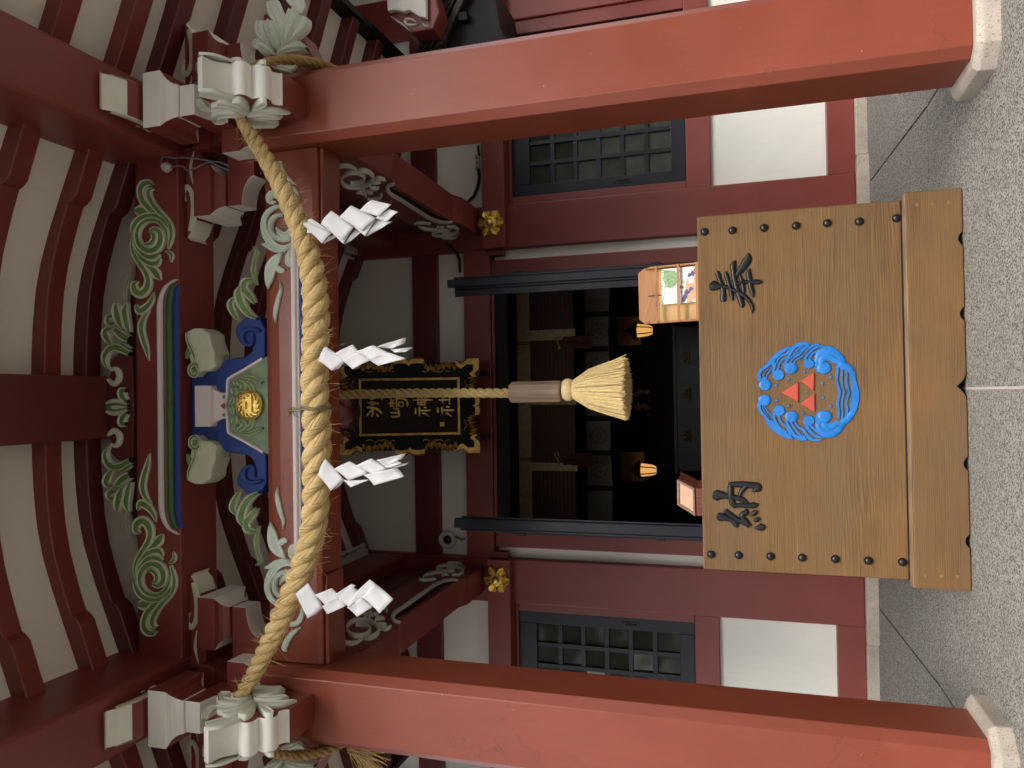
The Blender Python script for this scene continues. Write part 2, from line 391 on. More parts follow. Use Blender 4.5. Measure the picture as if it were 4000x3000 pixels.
def stroke(mb, pts, ws, h, f2, to3, n=5, prof=LEAF, mi=(0, 1), rim=0.30):
    """a carved stroke: centre line and full widths in picture pixels of a crop; f2 maps to the carved plane"""
    q = catmull([(p[0], p[1], w) for p, w in zip(pts, ws)], n)
    us, hs = prof; rings = []
    for i, (a, b, w) in enumerate(q):
        a0, b0 = q[max(i - 1, 0)][:2]; a1, b1 = q[min(i + 1, len(q) - 1)][:2]
        tx, ty = a1 - a0, b1 - b0; L = math.hypot(tx, ty) or 1
        nx, ny = -ty / L, tx / L
        w = max(w, 0.02 * max(ws))
        hh = h * min(1, 0.35 + w / (max(ws) * 0.5))
        ring = []
        for u, k in zip(us, hs):
            uv = f2(a + nx * u * w / 2, b + ny * u * w / 2)
            ring.append(to3(uv[0], uv[1], hh * k))
        rings.append(ring)
    nn = len(us) - 1
    cm = [mi[0] if (j < 3 or j >= nn - 3) else mi[1] for j in range(nn)] if prof is LEAF else [mi[0]] * nn
    mb.loft(rings, False, False, 0, cm)
def dome(mb, a, b, ra, rb, h, f2, to3, mi=0, n=18):
    rings = []
    for r, k in ((1, 0), (0.98, 0.7), (0.91, 1.0), (0.5, 1.03), (0.02, 1.03)):
        rings.append([to3(*f2(a + ra * r * math.cos(2 * math.pi * j / n), b + rb * r * math.sin(2 * math.pi * j / n)), h * k) for j in range(n)])
    mb.loft(rings, True, False, mi)
def onY(cr, Y): return lambda a, b: (lambda p: (p.x, p.z))(S(*cr(a, b), Y=Y))
def onX(cr, X): return lambda a, b: (lambda p: (p.y, p.z))(S(*cr(a, b), X=X))

# ================================================================== SETTING: the ground
ground = bpy.data.objects.new('ground', None); C0.objects.link(ground); ground['kind'] = 'structure'
ground['label'] = 'exposed aggregate concrete paving around the shrine'
YJ = 4.88; ZWALL = 0.082; G = 0.0065
def gz(y): return 0.0 if y <= YJ else ZWALL * (y - YJ) / (YW - YJ)
mb = MB(); mb.box(-160, 160, -160, 9, -0.5, -0.014)
o = mb.build('sub_base', BROWNP, ground); o['kind'] = 'structure'
def slab(x0, x1, y0, y1, mats=None):
    mb = MB()
    n = 1
    z0, z1 = gz(y0), gz(y1)
    mb.add([(x0, y0, -0.1), (x1, y0, -0.1), (x1, y1, -0.1), (x0, y1, -0.1), (x0, y0, z0), (x1, y0, z0), (x1, y1, z1), (x0, y1, z1)],
           [(0, 3, 2, 1), (4, 5, 6, 7), (0, 1, 5, 4), (1, 2, 6, 5), (2, 3, 7, 6), (3, 0, 4, 7)])
    return mb.build('paving_slab', AGG, ground, bevel=0)
GXR, GXL = 1.62, -1.69
for (x0, x1, y0, y1) in ((-150, -G, -150, 3.6295), (G, 150, -150, 3.6295),
                         (-150, GXL - G, 3.63, YJ), (GXL + G, -G, 3.63, YJ), (G, GXR - G, 3.63, YJ), (GXR + G, 150, 3.63, YJ),
                         (-20, GXL - G, YJ + 0.012, YW + 0.3), (GXL + G, GXR - G, YJ + 0.012, YW + 0.3), (GXR + G, 20, YJ + 0.012, YW + 0.3)):
    slab(x0, x1, y0, y1)
mb = MB(); mb.box(-G + 0.0005, G - 0.0005, -20, YJ, -0.05, -0.0015)
mb.build('mortar_joint', paint('pale_mortar', (0.42, 0.36, 0.33), 0.9, 0.1), ground)

# ================================================================== THE HALL (wall, windows, doors, room)
hall = root('shrine_hall', (XW, YW, ZWALL), 'red timber shrine hall wall with white plaster panels and dark doorway behind the porch', 'building')
HX = 4.6
def hbox(name, x0, x1, y0, y1, z0, z1, m, bevel=0.006, parent=None):
    mb = MB(); mb.box(x0 + XW, x1 + XW, y0, y1, z0, z1); return mb.build(name, m, parent or hall, bevel)
def hpair(name, x0, x1, y0, y1, z0, z1, m, bevel=0.006):
    a = hbox(name, x0, x1, y0, y1, z0, z1, m, bevel); b = hbox(name, -x1, -x0, y0, y1, z0, z1, m, bevel); return a, b
# stone plinth: blocks with joints
for x0, x1 in ((-4.6, -2.55), (-2.55, -1.92), (-1.92, -1.28), (-1.28, 1.28), (1.28, 1.92), (1.92, 2.6), (2.6, 4.6)):
    pr = 0.035 if 1.2 < abs((x0 + x1) / 2) < 1.9 else 0
    hbox('plinth_stone', x0 + 0.003, x1 - 0.003, 6.56 - pr, 6.95, 0.0, 0.165, GRANITE, 0.012)
ZB = 0.165
hpair('post', 1.40, 1.80, YW, 6.92, ZB, 4.86, RED2, 0.012)                       # main posts
hpair('door_post', 1.145, 1.305, 6.62, 6.9, ZB, 3.235, RED2, 0.008)
hpair('post', 3.47, 3.87, YW, 6.9, ZB, 4.86, RED2, 0.012)
hpair('plaster_strip', 1.306, 1.399, 6.665, 6.8, ZB, 3.22, PLASTER, 0.0)
hpair('sill', 1.801, 3.469, 6.615, 6.88, ZB, 0.375, RED2, 0.006)
hpair('plaster_panel', 1.801, 3.469, 6.665, 6.8, 0.376, 1.28, PLASTER, 0.0)
hpair('window_rail', 1.801, 3.469, 6.62, 6.88, 1.281, 1.482, RED2, 0.006)
hpair('window_jamb', 1.801, 1.868, 6.628, 6.88, 1.483, 3.03, RED2, 0.006)
hpair('window_jamb', 3.345, 3.469, 6.628, 6.88, 1.483, 3.03, RED2, 0.006)
hpair('window_head', 1.801, 3.469, 6.63, 6.88, 3.031, 3.06, RED2, 0.004)
# tie rail (long band with gilt nail covers) and the rails above
hpair('band_rail', 1.39, HX, 6.49, 6.64, 3.062, 3.275, RED2, 0.008)
hpair('band_rail_end', 1.335, 1.389, 6.55, 6.64, 3.105, 3.25, RED2, 0.006)
hbox('lintel', -1.399, 1.399, 6.575, 6.9, 3.236, 3.495, RED2, 0.01)
hbox('lintel_moulding', -1.144, 1.144, 6.60, 6.9, 3.205, 3.235, RED2, 0.004)
hbox('door_head', -1.144, 1.144, 6.615, 6.9, 3.085, 3.204, BLACKD, 0.006)
hbox('plaster_panel', -1.399, 1.399, 6.67, 6.82, 3.496, 3.775, PLASTER, 0)
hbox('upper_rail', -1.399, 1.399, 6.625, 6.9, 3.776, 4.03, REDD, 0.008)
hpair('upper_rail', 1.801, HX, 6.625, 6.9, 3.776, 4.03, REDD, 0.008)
hpair('plaster_panel', 1.801, HX, 6.67, 6.82, 3.276, 3.775, PLASTER, 0)
hbox('plaster_panel', -1.399, 1.399, 6.67, 6.82, 4.031, 5.1, PLASTER, 0)
hpair('plaster_panel', 1.801, HX, 6.67, 6.82, 4.031, 5.1, PLASTER, 0)
hpair('plaster_panel', 3.871, HX, 6.67, 6.82, ZB, 3.061, PLASTER, 0)
# windows: black lattice sashes with panes
def window(sg, x0, x1, yo, pull):
    def bx(mb, a0, a1, y0, y1, z0, z1):
        y0 += yo; y1 += yo
        a, b = (a0, a1) if sg > 0 else (-a1, -a0)
        mb.box(a + XW, b + XW, y0, y1, z0, z1)
    mb = MB(); z0, z1 = 1.484, 3.029
    bx(mb, x0, x0 + 0.105, 6.645, 6.70, z0, z1); bx(mb, x1 - 0.105, x1, 6.645, 6.70, z0, z1)
    bx(mb, x0 + 0.105, x1 - 0.105, 6.645, 6.70, z0, z0 + 0.125); bx(mb, x0 + 0.105, x1 - 0.105, 6.645, 6.70, z1 - 0.165, z1)
    win = mb.build('window', BLACK, hall, 0.005)
    pw = (x1 - x0 - 0.21) / 3; ph = (z1 - z0 - 0.29) / 6
    for i in range(1, 3):
        mb = MB(); x = x0 + 0.105 + i * pw; bx(mb, x - 0.019, x + 0.019, 6.653, 6.69, z0 + 0.125, z1 - 0.165); mb.build('lattice_bar', BLACK, win, 0.003)
    for i in range(1, 6):
        mb = MB(); z = z0 + 0.125 + i * ph; bx(mb, x0 + 0.105, x1 - 0.105, 6.658, 6.688, z - 0.021, z + 0.021); mb.build('lattice_bar', BLACK, win, 0.003)
    for i in range(3):
        for j in range(6):
            mb = MB(); x = x0 + 0.105 + i * pw; z = z0 + 0.125 + j * ph
            t = random.uniform(-0.004, 0.004); t2 = random.uniform(-0.004, 0.004)
            a, b = (x, x + pw) if sg > 0 else (-x - pw, -x)
            mb.add([(a + XW, 6.680 + yo + t, z), (b + XW, 6.680 + yo + t2, z), (b + XW, 6.680 + yo - t, z + ph), (a + XW, 6.680 + yo - t2, z + ph)], [(0, 1, 2, 3)])
            mb.build('pane', PANER if sg > 0 and j < 4 else PANE, win, fix=False)
    mb = MB(); zc = 2.02 if sg > 0 else 2.02
    px_ = x0 if pull else x1 - 0.12
    bx(mb, px_ + 0.035, px_ + 0.085, 6.639, 6.65, zc - 0.075, zc + 0.075)
    mb.build('pull_plate', IRON, win, 0.004)
    mb = MB(); bx(mb, px_ + 0.050, px_ + 0.070, 6.635, 6.645, zc - 0.05, zc + 0.05); mb.build('finger_pull', BLACKD, win, 0.004)
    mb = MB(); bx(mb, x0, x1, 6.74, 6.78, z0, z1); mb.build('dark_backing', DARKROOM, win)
for sg in (1, -1):
    window(sg, 1.869, 2.64, 0.0, True); window(sg, 2.58, 3.344, 0.058, False)
# double doors, opened outwards, seen almost edge on
def door(name, hx, hy, ex, ey, th, z0, z1, label, batten=False):
    d = Vector((ex - hx, ey - hy, 0)); L = d.length; d.normalize(); nrm = Vector((-d.y, d.x, 0))
    if nrm.x * hx > 0: nrm = -nrm                         # towards the doorway
    base = Vector((hx, hy, 0))
    def slabv(mb, l0, l1, n0, n1, a, b):
        c = [base + d * l + nrm * n for l, n in ((l0, n0), (l1, n0), (l1, n1), (l0, n1))]
        mb.add([(p.x, p.y, a) for p in c] + [(p.x, p.y, b) for p in c], [(0, 3, 2, 1), (4, 5, 6, 7), (0, 1, 5, 4), (1, 2, 6, 5), (2, 3, 7, 6), (3, 0, 4, 7)])
    mb = MB(); slabv(mb, 0.02, L, 0, th, z0, z1)
    o = mb.build('door', BLACK, hall, 0.008); o['label'] = label
    for l0, l1 in ((0.05, 0.15), (L - 0.12, L - 0.02)):
        m2 = MB(); slabv(m2, l0, l1, th + 0.001, th + 0.016, z0 + 0.05, z1 - 0.05); m2.build('stile', BLACK, o, 0.003)
        m2 = MB(); slabv(m2, l0, l1, -0.016, -0.001, z0 + 0.05, z1 - 0.05); m2.build('stile', BLACK, o, 0.003)
    for zz in (z0 + 0.15, (z0 + z1) / 2, z1 - 0.16):
        m2 = MB(); slabv(m2, 0.16, L - 0.13, th + 0.001, th + 0.012, zz - 0.06, zz + 0.06); m2.build('rail', BLACK, o, 0.003)
        m2 = MB(); slabv(m2, 0.16, L - 0.13, -0.012, -0.001, zz - 0.06, zz + 0.06); m2.build('rail', BLACK, o, 0.003)
        m2 = MB(); slabv(m2, -0.06, 0.03, -0.03, -0.002, zz - 0.035, zz + 0.035); m2.build('hinge', IRON, o, 0.004)
    if batten:
        m2 = MB(); slabv(m2, L - 0.30, L - 0.03, th + 0.017, th + 0.07, z0, z1 - 0.045); m2.build('meeting_batten', BLACK, o, 0.006)
    return o
door('door', 1.085, 6.58, 0.865, 5.29, 0.060, 0.35, 3.14, 'right-hand black lacquered door leaf swung outwards', True)
door('door', -1.225, 6.58, -0.985, 5.36, 0.075, 0.35, 3.14, 'left-hand black lacquered door leaf swung outwards')
# the room behind the doorway
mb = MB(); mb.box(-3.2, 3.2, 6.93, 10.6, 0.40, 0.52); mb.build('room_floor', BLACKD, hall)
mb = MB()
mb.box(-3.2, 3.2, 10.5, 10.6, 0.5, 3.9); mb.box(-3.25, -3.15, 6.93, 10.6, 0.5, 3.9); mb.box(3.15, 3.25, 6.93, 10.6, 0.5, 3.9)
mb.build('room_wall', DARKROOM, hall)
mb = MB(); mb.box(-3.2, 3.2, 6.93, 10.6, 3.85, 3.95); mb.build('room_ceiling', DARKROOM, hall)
hbox('threshold', -1.144, 1.144, 6.6, 6.95, ZB, 0.52, REDD, 0.01)
# hall eave over the windows outside the porch
for sg in (1, -1):
    mb = MB()
    prof = [(6.9, 4.95), (3.9, 4.46), (3.9, 4.62), (6.9, 5.15)]
    mb.prism(prof, lambda a, b, c: (XW + sg * c, a, b), 2.55, 6.5)
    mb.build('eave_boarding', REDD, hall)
    for k in range(10):
        mb = MB(); x = 3.18 + k * 0.33
        mb.prism([(6.6, 4.79), (3.95, 4.36), (3.95, 4.455), (6.6, 4.89)], lambda a, b, c: (XW + sg * c, a, b), x, x + 0.11)
        mb.build('eave_rafter', REDD, hall, 0.004)
# gilt nail covers
def nail_cover(c, r, parent=None, name='nail_cover'):
    mb = MB(); cx, cy, cz = c
    for k in range(6):
        a = math.pi / 6 + k * math.pi / 3
        rings = []
        for t, wv, h in ((0.30, 0.17, 0.012), (0.5, 0.27, 0.024), (0.72, 0.40, 0.026), (0.88, 0.36, 0.018), (0.99, 0.16, 0.010), (1.06, 0.02, 0.004)):
            ring = []
            for u, hh in ((-1, 0.1), (-0.55, 1.35), (0, 0.35), (0.55, 1.35), (1, 0.1)):
                px = math.cos(a) * t * r - math.sin(a) * u * wv * r; pz = math.sin(a) * t * r + math.cos(a) * u * wv * r
                ring.append((cx + px, cy - h * hh, cz + pz))
            rings.append(ring)
        mb.loft(rings, False, False)
    mb.lathe(c, (0, -1, 0), [(r * 0.5, 0.0), (r * 0.5, 0.003), (r * 0.4, 0.006)], 24)
    mb.lathe(c, (0, -1, 0), [(r * 0.44, 0.012), (r * 0.46, 0.022), (r * 0.30, 0.030), (r * 0.27, 0.040), (r * 0.24, 0.052), (r * 0.12, 0.062), (0, 0.064)], 20)
    for k in range(18):
        a = 2 * math.pi * k / 18
        mb.lathe((cx + math.cos(a) * r * 0.39, cy - 0.022, cz + math.sin(a) * r * 0.39), (0, -1, 0), [(r * 0.055, 0), (r * 0.04, 0.007), (0, 0.009)], 6)
    o = mb.build(name, GOLD, parent or hall, smooth=50)
    hb = MB()
    for k in range(6):
        a = k * math.pi / 3
        hb.lathe((cx + math.cos(a) * r * 0.66, cy - 0.010, cz + math.sin(a) * r * 0.66), (0, -1, 0), [(r * 0.055, 0), (r * 0.05, 0.004), (0, 0.0045)], 8)
    hb.build('pierced_heart', INK, o)
    return o
p = S(1060 * 4000 / 2212, 482 * 4000 / 2212, Y=6.488); o = nail_cover(p, 0.118); o['label'] = 'gilt six-petalled nail cover right of the doorway'
p = S(1073 * 4000 / 2212, 1252 * 4000 / 2212, Y=6.488); o = nail_cover(p, 0.118); o['label'] = 'gilt six-petalled nail cover left of the doorway'
p = S(1905, 10, Y=6.488); o = nail_cover((p.x, p.y, p.z), 0.118); o['label'] = 'gilt nail cover cut by the edge of the picture'

# ================================================================== THE PORCH
porch = root('shrine_porch', (XC, 3.8, 0), 'red lacquered porch with two square pillars, carved beams and vaulted white ceiling', 'porch')
PX = 1.6225; PY = 3.8; PH = 0.20; CH = 0.043
def octo(cx, cy, h, c): return [(cx - h + c, cy - h), (cx + h - c, cy - h), (cx + h, cy - h + c), (cx + h, cy + h - c), (cx + h - c, cy + h), (cx - h + c, cy + h), (cx - h, cy + h - c), (cx - h, cy - h + c)]
for sg in (1, -1):
    cx = XC + sg * PX
    mb = MB(); mb.prism(octo(cx, PY, PH, CH), XY(0), 0.085, 3.60)
    o = mb.build('pillar', RED, porch, 0.004); o['label'] = ('right' if sg > 0 else 'left') + ' red lacquered square pillar with chamfered corners'
    mb = MB()
    r1, r2, r3 = octo(cx, PY, 0.265, 0.085), octo(cx, PY, 0.262, 0.085), octo(cx, PY, 0.242, 0.078)
    mb.loft([[(a, b, -0.03) for a, b in r1], [(a, b, 0.062) for a, b in r2], [(a, b, 0.0845) for a, b in r3]])
    mb.build('base_stone', GRANITE, porch, 0.006)
# main (front) beam with rounded upper edge
def xprism(name, prof, x0, x1, m, bevel=0.006, parent=None, **k):
    mb = MB(); mb.prism(prof, lambda a, b, c: (XC + c, a, b), x0, x1); return mb.build(name, m, parent or porch, bevel, **k)
YF = 3.69
main = xprism('main_beam', [(YF + 0.012, 3.252), (YF, 3.28), (YF, 3.50), (YF + 0.008, 3.56), (YF + 0.03, 3.60), (YF + 0.07, 3.628), (3.915, 3.63), (3.915, 3.252)], -PX + PH + 0.001, PX - PH - 0.001, RED, 0.008)
main['label'] = 'red front beam with pale green scroll carving'
# shoulders under the beam ends
for sg in (1, -1):
    mb = MB(); mb.prism([(1.42, 3.251), (1.0, 3.251), (0.93, 3.236), (1.42, 3.225)], lambda a, b, c: (XC + sg * a, c, b), YF + 0.03, 3.90)
    mb.build('beam_shoulder', RED, main, 0.006)
MBc = crop(1000, 700, 300, 830)
f2 = onY(MBc, YF)
for sg in (1, -1):
    mb = MB(); t3 = XZ(YF - 0.001)
    if sg < 0: t3 = mirx(t3)
    st = lambda pts, ws, h=0.012: stroke(mb, pts, ws, h, f2, t3, 6)
    st([(420, 690), (330, 745), (230, 735), (150, 660), (100, 560), (95, 450), (140, 360), (220, 305), (275, 295)], [30, 60, 80, 84, 70, 60, 56, 44, 30], 0.015)
    st([(420, 640), (330, 660), (240, 640), (180, 580), (170, 500), (195, 430), (250, 395), (310, 400)], [20, 46, 54, 54, 52, 50, 40, 24], 0.022)
    st([(235, 520), (270, 580), (330, 610), (390, 575), (420, 500), (400, 420), (340, 380)], [12, 60, 70, 72, 66, 50, 20], 0.024)
    st([(65, 705), (130, 720), (210, 760), (300, 770), (400, 720)], [8, 56, 60, 46, 10], 0.019)
    st([(295, 800), (235, 860), (175, 950), (150, 1080), (135, 1190)], [6, 90, 120, 90, 4], 0.017)
    st([(200, 930), (250, 970), (290, 985), (312, 965)], [40, 70, 66, 20], 0.015)
    st([(395, 745), (358, 830), (365, 905), (410, 920), (440, 875)], [8, 56, 70, 54, 8], 0.016)
    st([(268, 1110), (278, 1190), (250, 1290), (225, 1400), (215, 1480), (222, 1558)], [4, 30, 44, 50, 36, 4], 0.014)
    st([(240, 200), (190, 160), (150, 200), (170, 250), (230, 250)], [50, 80, 70, 60, 20], 0.015)
    st([(300, 90), (400, 110), (450, 190), (460, 280)], [40, 60, 50, 10], 0.014)
    st([(440, 60), (360, 10), (300, -60), (260, -150), (285, -190)], [10, 50, 60, 60, 10], 0.014)
    mb.build('scroll_carving', [GREENW, paint('sea_green_paint_%d' % sg, (0.48, 0.58, 0.49), 0.6, 0.14, 9, 90, 0.1)], main, smooth=40)
# pale moulding under the arch of the beam, with a blue line below it
def zsrc(x, Y): return S(x, 1500, Y=Y).z
def band(name, m, ztop, zbot, xe, proud, Yf, parent, drop=0.12, curve=0.16):
    """a long moulding on a beam face whose ends sweep down to a point; ztop/zbot at the middle"""
    mb = MB(); rings = []
    N = 48
    for i in range(N + 1):
        t = -1 + 2 * i / N; x = t * xe
        e = max(0.0, (abs(t) - (1 - curve)) / curve)
        dz = drop * (1 - math.sqrt(max(0, 1 - e * e)))
        zt, zb = ztop - dz, zbot - dz * 0.97
        k = proud * (1 - 0.6 * e * e)
        rings.append([(XC + x, Yf, zb), (XC + x, Yf - k * 0.8, zb + (zt - zb) * 0.12), (XC + x, Yf - k, zb + (zt - zb) * 0.5), (XC + x, Yf - k * 0.8, zb + (zt - zb) * 0.88), (XC + x, Yf, zt)])
    mb.loft(rings, False, False)
    return mb.build(name, m, parent, smooth=60)
zt = zsrc(1146, YF); 
band('brow_moulding', PINKW, zt, zt - 0.035, 1.02, 0.024, YF, main, 0.055, 0.15)
band('brow_line', WHITE, zt - 0.036, zt - 0.046, 1.0, 0.012, YF, main, 0.05, 0.14)
band('brow_blue_line', BLUE, zt - 0.047, zt - 0.064, 0.95, 0.008, YF, main, 0.04, 0.12)
# upper cross beam with green scrolls and a painted brow
YU = 3.66
upper = xprism('upper_beam', [(YU, 4.15), (YU, 4.44), (YU + 0.02, 4.478), (YU + 0.06, 4.49), (3.97, 4.49), (3.97, 4.15)], -PX + 0.17, PX - 0.17, RED2, 0.006)
upper['label'] = 'dark red upper cross beam with green scroll carving and a white, green and blue brow'
UBc = crop(380, 680, 400, 830); f2 = onY(UBc, YU)
for sg in (1, -1):
    mb = MB(); t3 = XZ(YU - 0.001)
    if sg < 0: t3 = mirx(t3)
    st = lambda pts, ws, h=0.014: stroke(mb, pts, [v * 1.28 for v in ws], h, f2, t3, 6)
    st([(462, 96), (425, 72), (378, 90), (358, 140), (370, 200), (405, 258), (455, 302), (520, 335)], [16, 44, 56, 50, 50, 50, 46, 20], 0.015)
    st([(470, 118), (432, 135), (428, 175), (455, 235), (500, 295), (560, 360), (600, 420), (612, 480), (605, 540), (585, 610)], [10, 40, 44, 44, 42, 42, 40, 36, 30, 12], 0.018)
    st([(302, 296), (345, 300), (395, 308), (450, 322)], [6, 76, 74, 14], 0.013)
    st([(292, 480), (315, 415), (365, 360), (430, 338), (500, 345), (555, 385), (590, 440)], [20, 46, 44, 40, 38, 34, 14], 0.019)
    st([(440, 465), (480, 450), (520, 480), (528, 540), (500, 600), (440, 625), (380, 600), (345, 545), (340, 480), (365, 420), (420, 380), (480, 378), (530, 405), (570, 460), (588, 530)],
       [14, 38, 50, 58, 58, 54, 48, 44, 40, 38, 36, 34, 32, 28, 8], 0.023)
    st([(432, 470), (465, 490), (470, 530), (440, 568), (400, 565)], [10, 34, 38, 36, 8], 0.018)
    st([(320, 490), (330, 580), (380, 650), (440, 675), (495, 660), (515, 645)], [14, 34, 40, 44, 44, 14], 0.017)
    st([(302, 500), (315, 600), (360, 680), (430, 722), (490, 725), (520, 680)], [14, 34, 40, 44, 48, 12], 0.014)
    st([(296, 520), (300, 620), (345, 710), (400, 790), (425, 860), (412, 930), (365, 970), (318, 945), (312, 895), (345, 870)], [14, 30, 38, 44, 50, 60, 66, 60, 46, 10], 0.019)
    st([(410, 745), (455, 775), (490, 815), (522, 862)], [14, 56, 66, 8], 0.013)
    st([(562, 628), (598, 640), (614, 675), (605, 718)], [8, 28, 26, 4], 0.014)
    st([(466, 955), (452, 1020), (405, 1082), (350, 1108), (320, 1055)], [5, 34, 52, 58, 8], 0.014)
    st([(437, 1105), (388, 1165), (365, 1245), (380, 1330), (408, 1420), (428, 1512)], [5, 38, 48, 46, 36, 4], 0.014)
    mb.build('scroll_carving', [CREAM, GREEN], upper, smooth=40)
zt = zsrc(623, YU); zb4 = 4.152
xe = abs(S(688, 1092, Y=YU).x - XC)
band('brow_moulding', PINKW, zt, zt - 0.036, xe, 0.030, YU, upper, zt - zb4 - 0.03, 0.24)
band('brow_brown_line', BROWNP, zt - 0.037, zt - 0.062, xe - 0.02, 0.016, YU, upper, 0.045, 0.2)
band('brow_green_line', GREEND, zt - 0.063, zt - 0.100, xe - 0.03, 0.022, YU, upper, 0.04, 0.2)
band('brow_blue_line', BLUE, zt - 0.101, zb4 - 0.004, xe - 0.035, 0.012, YU, upper, 0.02, 0.2)
# side purlins running back to the hall
for sg in (1, -1):
    cx = XC + sg * PX
    mb = MB(); mb.prism([(cx - 0.155, 4.15), (cx + 0.155, 4.15), (cx + 0.175, 4.17), (cx + 0.175, 4.70), (cx - 0.175, 4.70), (cx - 0.175, 4.17)], lambda a, b, c: (a, c, b), 1.75, 6.62)
    o = mb.build('purlin', RED2, porch, 0.006); o['label'] = ('right' if sg > 0 else 'left') + ' heavy purlin running back over the pillar'
# ridge beam
mb = MB(); mb.box(XC - 0.188, XC + 0.188, 1.75, 3.70, 4.70, 5.0)
mb.build('ridge_beam', REDD, porch, 0.01)
mb = MB(); mb.box(XC - 0.188, XC + 0.188, 3.86, 6.66, 4.70, 5.0)
mb.build('ridge_beam', REDD, porch, 0.01)
# vaulted ceiling: arch profile of the plaster, half section (distance from axis, height)
ARCH = [(0.0, 4.925), (0.30, 4.920), (0.47, 4.910), (0.66, 4.888), (0.83, 4.848), (1.02, 4.780), (1.23, 4.690), (1.44, 4.598), (1.65, 4.505), (1.85, 4.42), (2.05, 4.335), (2.35, 4.215), (2.65, 4.105), (3.0, 3.99)]
def arch(x):
    x = abs(x)
    for (a, za), (b, zb) in zip(ARCH, ARCH[1:]):
        if x <= b: return za + (zb - za) * (x - a) / (b - a)
    return ARCH[-1][1]
def rdrop(x):
    x = abs(x)
    if x < 1.16: return 0.100 - 0.026 * (x / 1.16) ** 2
    if x < 1.20: return 0.074 + 0.042 * ((x - 1.16) / 0.04) ** 0.5
    return 0.116 - 0.012 * min(1, (x - 1.20) / 0.25)
XS = sorted([-3.0 + 6.0 * i / 80 for i in range(81)] + [s_ * v for s_ in (-1, 1) for v in (1.155, 1.161, 1.166, 1.175, 1.186, 1.20, 1.22)])
def rafter(y, wd=0.112):
    mb = MB(); rings = []
    for x in XS:
        zt_, zb_ = arch(x) + 0.02, arch(x) - rdrop(x)
        rings.append([(XC + x, y, zt_), (XC + x, y, zb_ + 0.006), (XC + x, y + 0.006, zb_), (XC + x, y + wd - 0.006, zb_), (XC + x, y + wd, zb_ + 0.006), (XC + x, y + wd, zt_)])
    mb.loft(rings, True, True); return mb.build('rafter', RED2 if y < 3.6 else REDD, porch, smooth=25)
RY = [2.14, 2.55, 2.96, 3.366, 3.65, 4.06, 4.47, 4.88, 5.29, 5.70, 6.11, 6.50]
for y in RY: rafter(y)
ys = [1.75] + RY + [6.67]
for y0, y1 in zip(ys, ys[1:]):
    mb = MB()
    mb.loft([[(XC + x, yy, arch(x)) for x in XS] for yy in (y0 + 0.0005, y1 - 0.0005)], False, False)
    mb.build('ceiling_panel', CEILP, porch, smooth=40)
# roof above the vault, dark eave boards, gable board
mb = MB()
mb.loft([[(XC + x * 1.02, yy, arch(x) + dz) for x in XS] + [(XC + x * 1.02, yy, arch(x) + dz + 0.18) for x in XS[::-1]] for yy, dz in ((1.62, 0.03), (6.9, 0.03))], True, True)
mb.build('roof', BLACKD, porch, smooth=40)
for sg in (1, -1):
    mb = MB(); mb.prism([(3.005, 3.86), (3.06, 3.86), (3.10, 4.05), (3.005, 4.05)], lambda a, b, c: (XC + sg * a, c, b), 1.62, 6.6)
    mb.build('eave_board', BLACKD, porch, 0.004)
mb = MB()
mb.loft([[(XC + x, yy, arch(x) + 0.08) for x in XS] + [(XC + x, yy, arch(x) - 0.16 + 0.05 * abs(x) / 3) for x in XS[::-1]] for yy in (1.66, 1.74)], True, True)
mb.build('gable_board', RED2, porch, 0.01)
